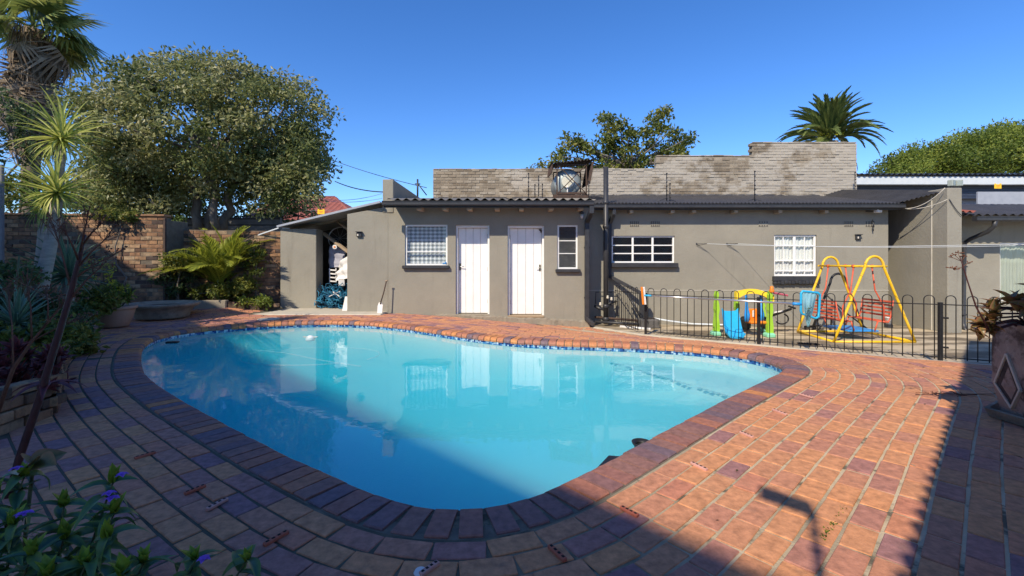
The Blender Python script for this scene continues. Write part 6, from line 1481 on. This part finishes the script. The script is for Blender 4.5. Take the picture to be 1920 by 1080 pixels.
# rocks
for k, (x_, y_, d) in enumerate(((133, 655, 5.9), (148, 628, 6.5), (118, 612, 6.9))):
    c = at(x_, y_, d); c.z = .1; mb = MB(); mb.lathe(c - Vector((0, 0, .14)), [(0, 0), (.13, .02), (.17, .12), (.13, .24), (.05, .31), (0, .32)], 9, jit=.14, smooth=False); mb.build('rock', M_['rock'], None, ('pale rock at the bed edge nearest the camera', 'pale rock at the bed edge just left of the terracotta pot', 'pale rock half hidden deep in the bed')[k], 'rock')

# ---- terracotta pot with euphorbia, stone bowl
c = gp(214, 612, .02); t = thing('terracotta_pot', 'round pale terracotta pot on the paving at the back left', 'pot', c)
mb = MB(); mb.lathe(c, [(0, 0), (.20, 0), (.215, .02), (.265, .16), (.295, .28), (.30, .31), (.325, .315), (.33, .33), (.33, .365), (.31, .37), (.295, .35), (.28, .30), (0, .30)], 36); mb.build('body', M_['terracotta'], t)
mb = MB(); mb.lathe(c, [(.0, .31), (.285, .312)], 24); mb.build('soil', M_['soil'], t)
t2 = thing('potted_euphorbia', 'leafy green plant with yellow blooms growing in the terracotta pot', 'plant', c + Vector((0, 0, .31)))
cl3 = shell(c + Vector((.02, 0, .58)), (.26, .2, .16), 15, .3, -.7, .1, 77); mb = MB()
for q in cl3: limb(mb, c + Vector((random.gauss(0, .05), random.gauss(0, .05), .30)), q, .014, .006, .1)
mb.build('stem', M_['stem_green'], t2); P = np.repeat(cl3, 26, 0); off = unit(RNG.normal(size=P.shape)) * .03; V, Q, T = leaf_cards(P + off, off + np.array([0, 0, .01]), RNG.uniform(.07, .12, len(P)), .035, RNG.random(len(P))); np_obj('foliage', V, Q, T, M_['leaf_bright'], t2)
bl = np.vstack([pxcl([(170, 487), (185, 492), (200, 495), (208, 508), (202, 512), (178, 520), (165, 500), (192, 500), (212, 500), (205, 523), (228, 542), (210, 530)], 7.6, .05, 14, 3)])
V, Q, T = leaf_cards(bl, RNG.normal(size=bl.shape), .04, .03, RNG.random(len(bl))); np_obj('blooms', V, Q, T, M_['petal_yellow'], t2)['kind'] = 'stuff'
mb = MB()
for q in bl[::14]: limb(mb, c + Vector((-.05, 0, .32)), q, .007, .003, .1)
mb.build('flower_stem', M_['stem_green'], t2)
c = gp(305, 595, .03); t = thing('stone_bowl', 'wide shallow cast stone bowl on the paving near the brick wall', 'bowl', c)
mb = MB(); mb.lathe(c, [(0, 0), (.44, 0), (.46, .03), (.47, .09), (.53, .19), (.60, .23), (.635, .25), (.645, .275), (.64, .30), (.60, .305), (.55, .27), (.4, .2), (0, .17)], 40, jit=.006); mb.build('body', M_['stone'], t)
mb = MB(); mb.lathe(c, [(0, .235), (.5, .24)], 30); mb.build('soil', M_['soil'], t)

# ---- faceted concrete planter at the right edge with bronze succulent
c = gp(1962, 795, 0); t = thing('concrete_planter', 'tall faceted weathered concrete planter at the right edge', 'planter', c)
n_ = 6; rot_ = R(20)
def hexring(r_, z_, ro=0): return [(c.x + r_ * math.cos(2 * math.pi * k / n_ + rot_ + ro), c.y + r_ * math.sin(2 * math.pi * k / n_ + rot_ + ro), z_) for k in range(n_)]
rings = [hexring(.225, .035), hexring(.27, .26), hexring(.275, .50), hexring(.268, .67), hexring(.268, .72), hexring(.24, .72), hexring(.23, .60)]
mb = MB(); V = sum(rings, []); Fc = []
for i in range(len(rings) - 1):
    for k in range(n_): Fc.append((i * n_ + k, i * n_ + (k + 1) % n_, (i + 1) * n_ + (k + 1) % n_, (i + 1) * n_ + k))
Fc.append(tuple(range(n_))[::-1]); Fc.append(tuple(range(6 * n_, 7 * n_))); mb.add(V, Fc); mb.build('body', M_['planter'], t)
for k in range(n_):      # dark kite panels set into each face, framed by raised ribs
    A = [Vector(rings[j][k]) for j in range(4)]; B = [Vector(rings[j][(k + 1) % n_]) for j in range(4)]; out = ((A[1] + B[1]) / 2 - Vector((c.x, c.y, A[1].z))).normalized() * .006
    top_ = (A[2] + B[2]) / 2 + out; bot = (A[0] * .35 + B[0] * .35 + A[1] * .15 + B[1] * .15) + out; l_ = A[1] + (B[1] - A[1]) * .12 + out; r_ = A[1] + (B[1] - A[1]) * .88 + out
    mb = MB(); mb.add([top_, l_, bot, r_], [(0, 1, 2, 3)]); mb.build('panel', M_['planter_dark'], t)
    for p_, q_ in ((top_, l_), (l_, bot), (bot, r_), (r_, top_)):
        mb = MB(); mb.beam(p_, q_, .022, .016, .003); mb.build('rib', M_['kerb'], t)
mb = MB(); mb.add(hexring(.215, .64), [tuple(range(n_))]); mb.build('soil', M_['soil'], t)
mb = MB(); rs = [hexring(.0, .008, .2), hexring(.30, .008, .2), hexring(.33, .07, .2), hexring(.30, .075, .2), hexring(.27, .03, .2), hexring(.0, .03, .2)]; V = sum(rs, []); Fc = []
for i in range(5):
    for k in range(n_): Fc.append((i * n_ + k, i * n_ + (k + 1) % n_, (i + 1) * n_ + (k + 1) % n_, (i + 1) * n_ + k))
mb.add(V, Fc); mb.build('saucer', M_['stone'], None, 'octagonal concrete saucer under the faceted planter', 'saucer')
t = thing('succulent', 'bronze-edged green succulent filling the concrete planter', 'succulent', c + Vector((0, 0, .7)))
kl = [blade_mesh('leaf', 'kal', .115, .06, 5, .10 + .15 * k, .22, (.2 + .1 * k, .98), 'lance') for k in range(3)] + [blade_mesh('leaf', 'kal', .10, .055, 5, .1, .22, (.5, .1), 'lance')]
mb = MB()
for i in range(34):
    a = random.random() * 6.28; rr = random.random() ** .6 * .34; e = c + Vector((rr * math.cos(a), rr * math.sin(a) , .76 + .20 * (1 - rr / .36) + random.gauss(0, .03)))
    if i < 6: e = at(random.uniform(1828, 1880), random.uniform(572, 632), c.y - .05)
    mb.tube([c + Vector((random.gauss(0, .07), random.gauss(0, .07), .62)), (c + e) / 2 + Vector((0, 0, .40)), e], [.009, .008, .006], 6); rosette(t, e, 9, kl, (80, -25), random.uniform(.75, 1.1), 'leaf', (random.gauss(0, .3), random.gauss(0, .3)))
mb.build('stems', M_['stem_red'], t)
t = thing('succulent_flower_stalk', 'thin red flower stalk rising from the planter succulent', 'plant', at(1845, 610, 3.1))
P_ = [at(1855, 620, 3.1), at(1830, 575, 3.1), at(1815, 530, 3.1), at(1806, 500, 3.1), at(1800, 482, 3.1)]; mb = MB(); mb.tube(P_, [.006, .005, .004, .004, .003], 6); mb.build('stalk', M_['stem_red'], t)
for (x_, y_) in ((1790, 478), (1783, 482), (1796, 474), (1793, 505), (1786, 503), (1815, 493), (1809, 480)):
    mb = MB(); e = at(x_, y_, 3.1); mb.tube([at(1803, 502 if y_ > 490 else 490, 3.1), e], .002, 4); 
    for k in range(6): mb.tube([e, e + Vector((random.gauss(0, .014), random.gauss(0, .014), random.uniform(-.005, .015)))], [.0015, .004], 4)
    mb.build('flower_branch', M_['twig_dry'], t)

# ---- foreground bush, bottom left
t = thing('flowering_bush', 'dark leafy bush with small purple flowers in the bottom left corner', 'bush', (-1.5, 1.4, 0))
bl_ = [blade_mesh('leaf', 'bush', .105, .036, 6, .18 + .22 * k, .28, (.05 + .12 * k, .72), 'lance') for k in range(4)]; young = [blade_mesh('leaf', 'bush', .055, .028, 5, -.05, .3, (.85, 1), 'lance')]
pet = blade_mesh('petal', 'petal', .022, .018, 4, .3, .2, (.3, .9), 'lance')
tips_ = [(45, 895, 1.55), (212, 905, 1.5), (215, 962, 1.45), (120, 950, 1.5), (25, 985, 1.4), (120, 1010, 1.4), (200, 1010, 1.35), (60, 1040, 1.3), (365, 1052, 1.32), (462, 1052, 1.34), (270, 1055, 1.3), (160, 1060, 1.3), (-10, 930, 1.5), (-20, 1040, 1.35), (90, 1080, 1.25), (230, 1080, 1.25)]
for k, (x_, y_, d) in enumerate(tips_):
    e = at(x_, y_, d); b_ = Vector((e.x * .82 - .22 - .05 * random.random(), d - .12 + random.gauss(0, .05), .0)); mid = b_ * .45 + e * .55 + Vector((-.03, 0, -.02)); N_ = 10; pts = []
    for i in range(N_ + 1):
        u = i / N_; pts.append(b_ * (1 - u) ** 2 + mid * 2 * u * (1 - u) + e * u * u)
    mb = MB(); mb.tube(pts, [.007 - .0045 * i / N_ for i in range(N_ + 1)], 6); mb.build('stem', M_['stem_green'], t)
    for i in range(3, N_ + 1):
        for s in (0, 1, 2):
            p = pts[i] + Vector((random.gauss(0, .004),) * 3); az = i * 1.57 + s * 2.1 + k; inst('leaf', random.choice(bl_), t, orient(p, az + random.gauss(0, .2), R(random.uniform(-5, 40)), random.gauss(0, .25), random.uniform(.7, 1.15)))
    for j in range(5): inst('young_leaf', young[0], t, orient(e, j * 1.3, R(random.uniform(45, 80)), 0, random.uniform(.7, 1.2)))
for (x_, y_, d) in ((32, 878, 1.53), (210, 934, 1.44), (204, 925, 1.45), (40, 965, 1.4), (48, 962, 1.4), (382, 1048, 1.31), (228, 890, 1.5)):
    p = at(x_, y_, d - .03)
    for j in range(5): inst('petal', pet, t, orient(p, j * 1.257 + x_, R(15), 0, random.uniform(.8, 1.1)))
c = at(62, 872, 1.6); rz = blade_mesh('leaf', 'kal', .10, .085, 6, .15, .2, (.15, .9), 'lance'); t3 = thing('serrated_leaf_plant', 'broad bronze serrated leaf above the flowering bush', 'plant', (c.x, c.y, 0)); mb = MB(); mb.tube([(c.x - .05, c.y, 0), tuple(c)], .006, 6); mb.build('stem', M_['stem_green'], t3)
for az in (-.2, 1.2, 2.4, -1.2): inst('leaf', rz, t3, orient(c, az, .2, .5, 1))

# ================================================================== SMALL THINGS ON THE PAVING AND IN THE POOL
def clay_strip(x_, y_, x2, y2, label, m='clay', z=.004):
    a, b = gp(x_, y_, zg(0, 2)), gp(x2, y2, zg(0, 2)); a.z = b.z = .0; u = (b - a); L = max(.09, min(.14, u.length)); u.normalize(); c = (a + b) / 2
    mb = MB(); M = Matrix.Translation((c.x, c.y, .011)) @ Matrix.Rotation(math.atan2(u.y, u.x), 4, 'Z'); V, Fc = bevbox(L, .022, .016, .003); mb.add(V, Fc, M); o = mb.build('clay_strip', M_[m], None, label, 'clay strip', 'perforated clay strips set on the paving')
    for k in range(4):
        h_ = MB(); V, Fc = bevbox(L * .13, .011, .004, .001); h_.add(V, Fc, M @ Matrix.Translation((-L * .36 + L * .24 * k, 0, .0075))); h_.build('hole', M_['hole'], o)
for a in ((252, 863, 291, 851, 'red perforated strip on the paving nearest the leafy bush tips', 'clay'), (346, 930, 385, 914, 'red perforated strip left of the pale one in the shade', 'clay'), (388, 960, 426, 939, 'pale perforated strip on the shaded paving', 'pink_clay'), (495, 1027, 540, 1001, 'large red perforated strip near the bottom edge left of centre', 'clay'),
          (1030, 1028, 1060, 1056, 'red perforated strip in the shade below the pool tip', 'clay'), (1164, 955, 1196, 972, 'red perforated strip at the shadow edge by the coping', 'clay'), (1296, 871, 1326, 885, 'faded strip on the sunlit paving nearest the pool step', 'pink_clay'), (1388, 813, 1412, 823, 'faded strip on the sunlit paving halfway along the pool', 'pink_clay'), (1449, 770, 1475, 780, 'faded strip on the sunlit paving beside the straight coping', 'pink_clay'), (1500, 741, 1524, 748, 'faded strip nearest the pool corner', 'pink_clay')):
    clay_strip(*a)
clay_strip(798, 1076, 812, 1066, 'pale strip with a white disc at the bottom edge', 'pink_clay')
mb = MB(); c = gp(803, 1075); mb.lathe((c.x - .03, c.y, .003), [(0, .012), (.02, .01), (.026, 0)], 16); mb.build('white_disc', M_['sheet'], None, 'small white disc beside the strip at the bottom edge', 'disc')
# floating cleaner hose at the far end
HZ = -.44
def hosepts(cx_, cy_, rx, ry, a0, a1, n_=40): return [(cx_ + rx * math.cos(a), cy_ + ry * math.sin(a), HZ + .004 * math.sin(3 * a)) for a in np.linspace(a0, a1, n_)]
mb = MB(); mb.tube(hosepts(-3.45, 7.75, 1.15, .75, -.4, 5.4), .012, 8); mb.build('cleaner_hose', M_['hose'], None, 'pale pool cleaner hose floating in a wide loop at the far end', 'hose')
mb = MB(); mb.tube([(-4.75, 8.25, HZ), (-4.0, 7.95, HZ + .003), (-3.0, 7.3, HZ), (-2.35, 7.0, HZ - .01)], .012, 8); mb.build('cleaner_hose', M_['hose'], None, 'straight length of pale hose crossing the floating loop', 'hose')
t = thing('floating_chlorinator', 'small white floating dispenser inside the hose loop', 'pool float', (-3.4, 7.6, WZ)); mb = MB(); mb.lathe((-3.4, 7.6, WZ - .07), [(0, 0), (.07, .0), (.08, .03), (.06, .06), (.03, .085), (0, .09)], 16); mb.build('body', M_['hose'], t); mb = MB(); mb.beam((-3.53, 7.62, WZ - .01), (-3.27, 7.58, WZ - .005), .04, .012, .003); mb.build('arm', M_['sheet'], t)
c = gp(320, 640, WZ); mb = MB(); mb.box((c.x + .12, c.y - .12, WZ + .006), (.18, .07, .03), .15, .01); mb.build('dark_float', M_['black_plastic'], None, 'small dark float at the far left end of the pool', 'pool float')
c = Vector((-4.95, 9.17, 0)); c.z = zg(c.x, c.y); mb = MB(); mb.lathe((c.x, c.y, c.z + .004), [(0, .014), (.19, .013), (.205, .008), (.21, 0)], 28); sk = mb.build('skimmer_lid', M_['kerb'], None, 'pale round skimmer lid on the paving beyond the far coping', 'lid')
mb = MB(); mb.lathe((c.x, c.y, c.z + .0185), [(0, .003), (.025, .002), (.03, 0)], 12); mb.build('finger_hole', M_['hole'], sk)
t = thing('pool_cleaner', 'black pool cleaner head and collar at the water edge under the coping', 'pool cleaner', (.95, 3.4, WZ))
c = at(1190, 832, 3.10); mb = MB(); mb.lathe((c.x + .045, 3.09, WZ - .05), [(.045, 0), (.05, .05), (.065, .07), (.068, .08), (.06, .08), (.045, .06)], 22); mb.build('collar', M_['black_plastic'], t)
a, b = gp(1110, 888, WZ), gp(1158, 862, WZ); mb = MB(); V = [(a.x, a.y, WZ + .004), (b.x - .02, b.y - .06, WZ + .006), (b.x + .05, b.y, WZ + .02), (b.x - .05, b.y + .03, WZ + .015)]; mb.add(V + [(x, y, z - .012) for x, y, z in V], [(0, 1, 2, 3), (7, 6, 5, 4), (0, 4, 5, 1), (1, 5, 6, 2), (2, 6, 7, 3), (3, 7, 4, 0)]); mb.build('fin', M_['black_plastic'], t)
# dry twig on the paving at the right
t = gp(1770, 742); mb = MB()
for k in range(14):
    a = Vector((t.x + random.gauss(0, .1), t.y + random.gauss(0, .03), .012)); mb.tube([a, a + Vector((random.gauss(0, .09), random.gauss(0, .03), random.uniform(0, .02)))], .003, 4)
mb.tube([Vector((t.x - .25, t.y, .013)), Vector((t.x, t.y + .01, .016)), Vector((t.x + .28, t.y - .01, .013))], .004, 5); mb.build('dry_twigs', M_['twig_dry'], None, 'few dry twigs on the paving at the shadow edge near the planter', 'twigs')
# fallen leaves scattered thinly over the paving
V = []; Q = []; T = []
for i in range(170):
    x = random.uniform(-6.5, 6.5); y = random.uniform(1.5, 9.8)
    if not inpoly((x, y), REGION) or dist_pool((x, y)) < .3 or inpoly((x, y), OUT[::8].tolist()): continue
    a = random.random() * 6.28; s = random.uniform(.008, .02); z = zg(x, y) + .006; k = len(V); d = Vector((math.cos(a), math.sin(a), 0)) * s; w = Vector((-math.sin(a), math.cos(a), .3)) * s * .4
    p = Vector((x, y, z)); V += [tuple(p - d), tuple(p + w), tuple(p + d), tuple(p - w + Vector((0, 0, .006)))]; Q.append((k, k + 1, k + 2, k + 3)); T += [random.random()] * 4
np_obj('fallen_leaves', V, Q, T, M_['dead_frond'], label='tiny dry leaves scattered over the paving', kind='stuff')
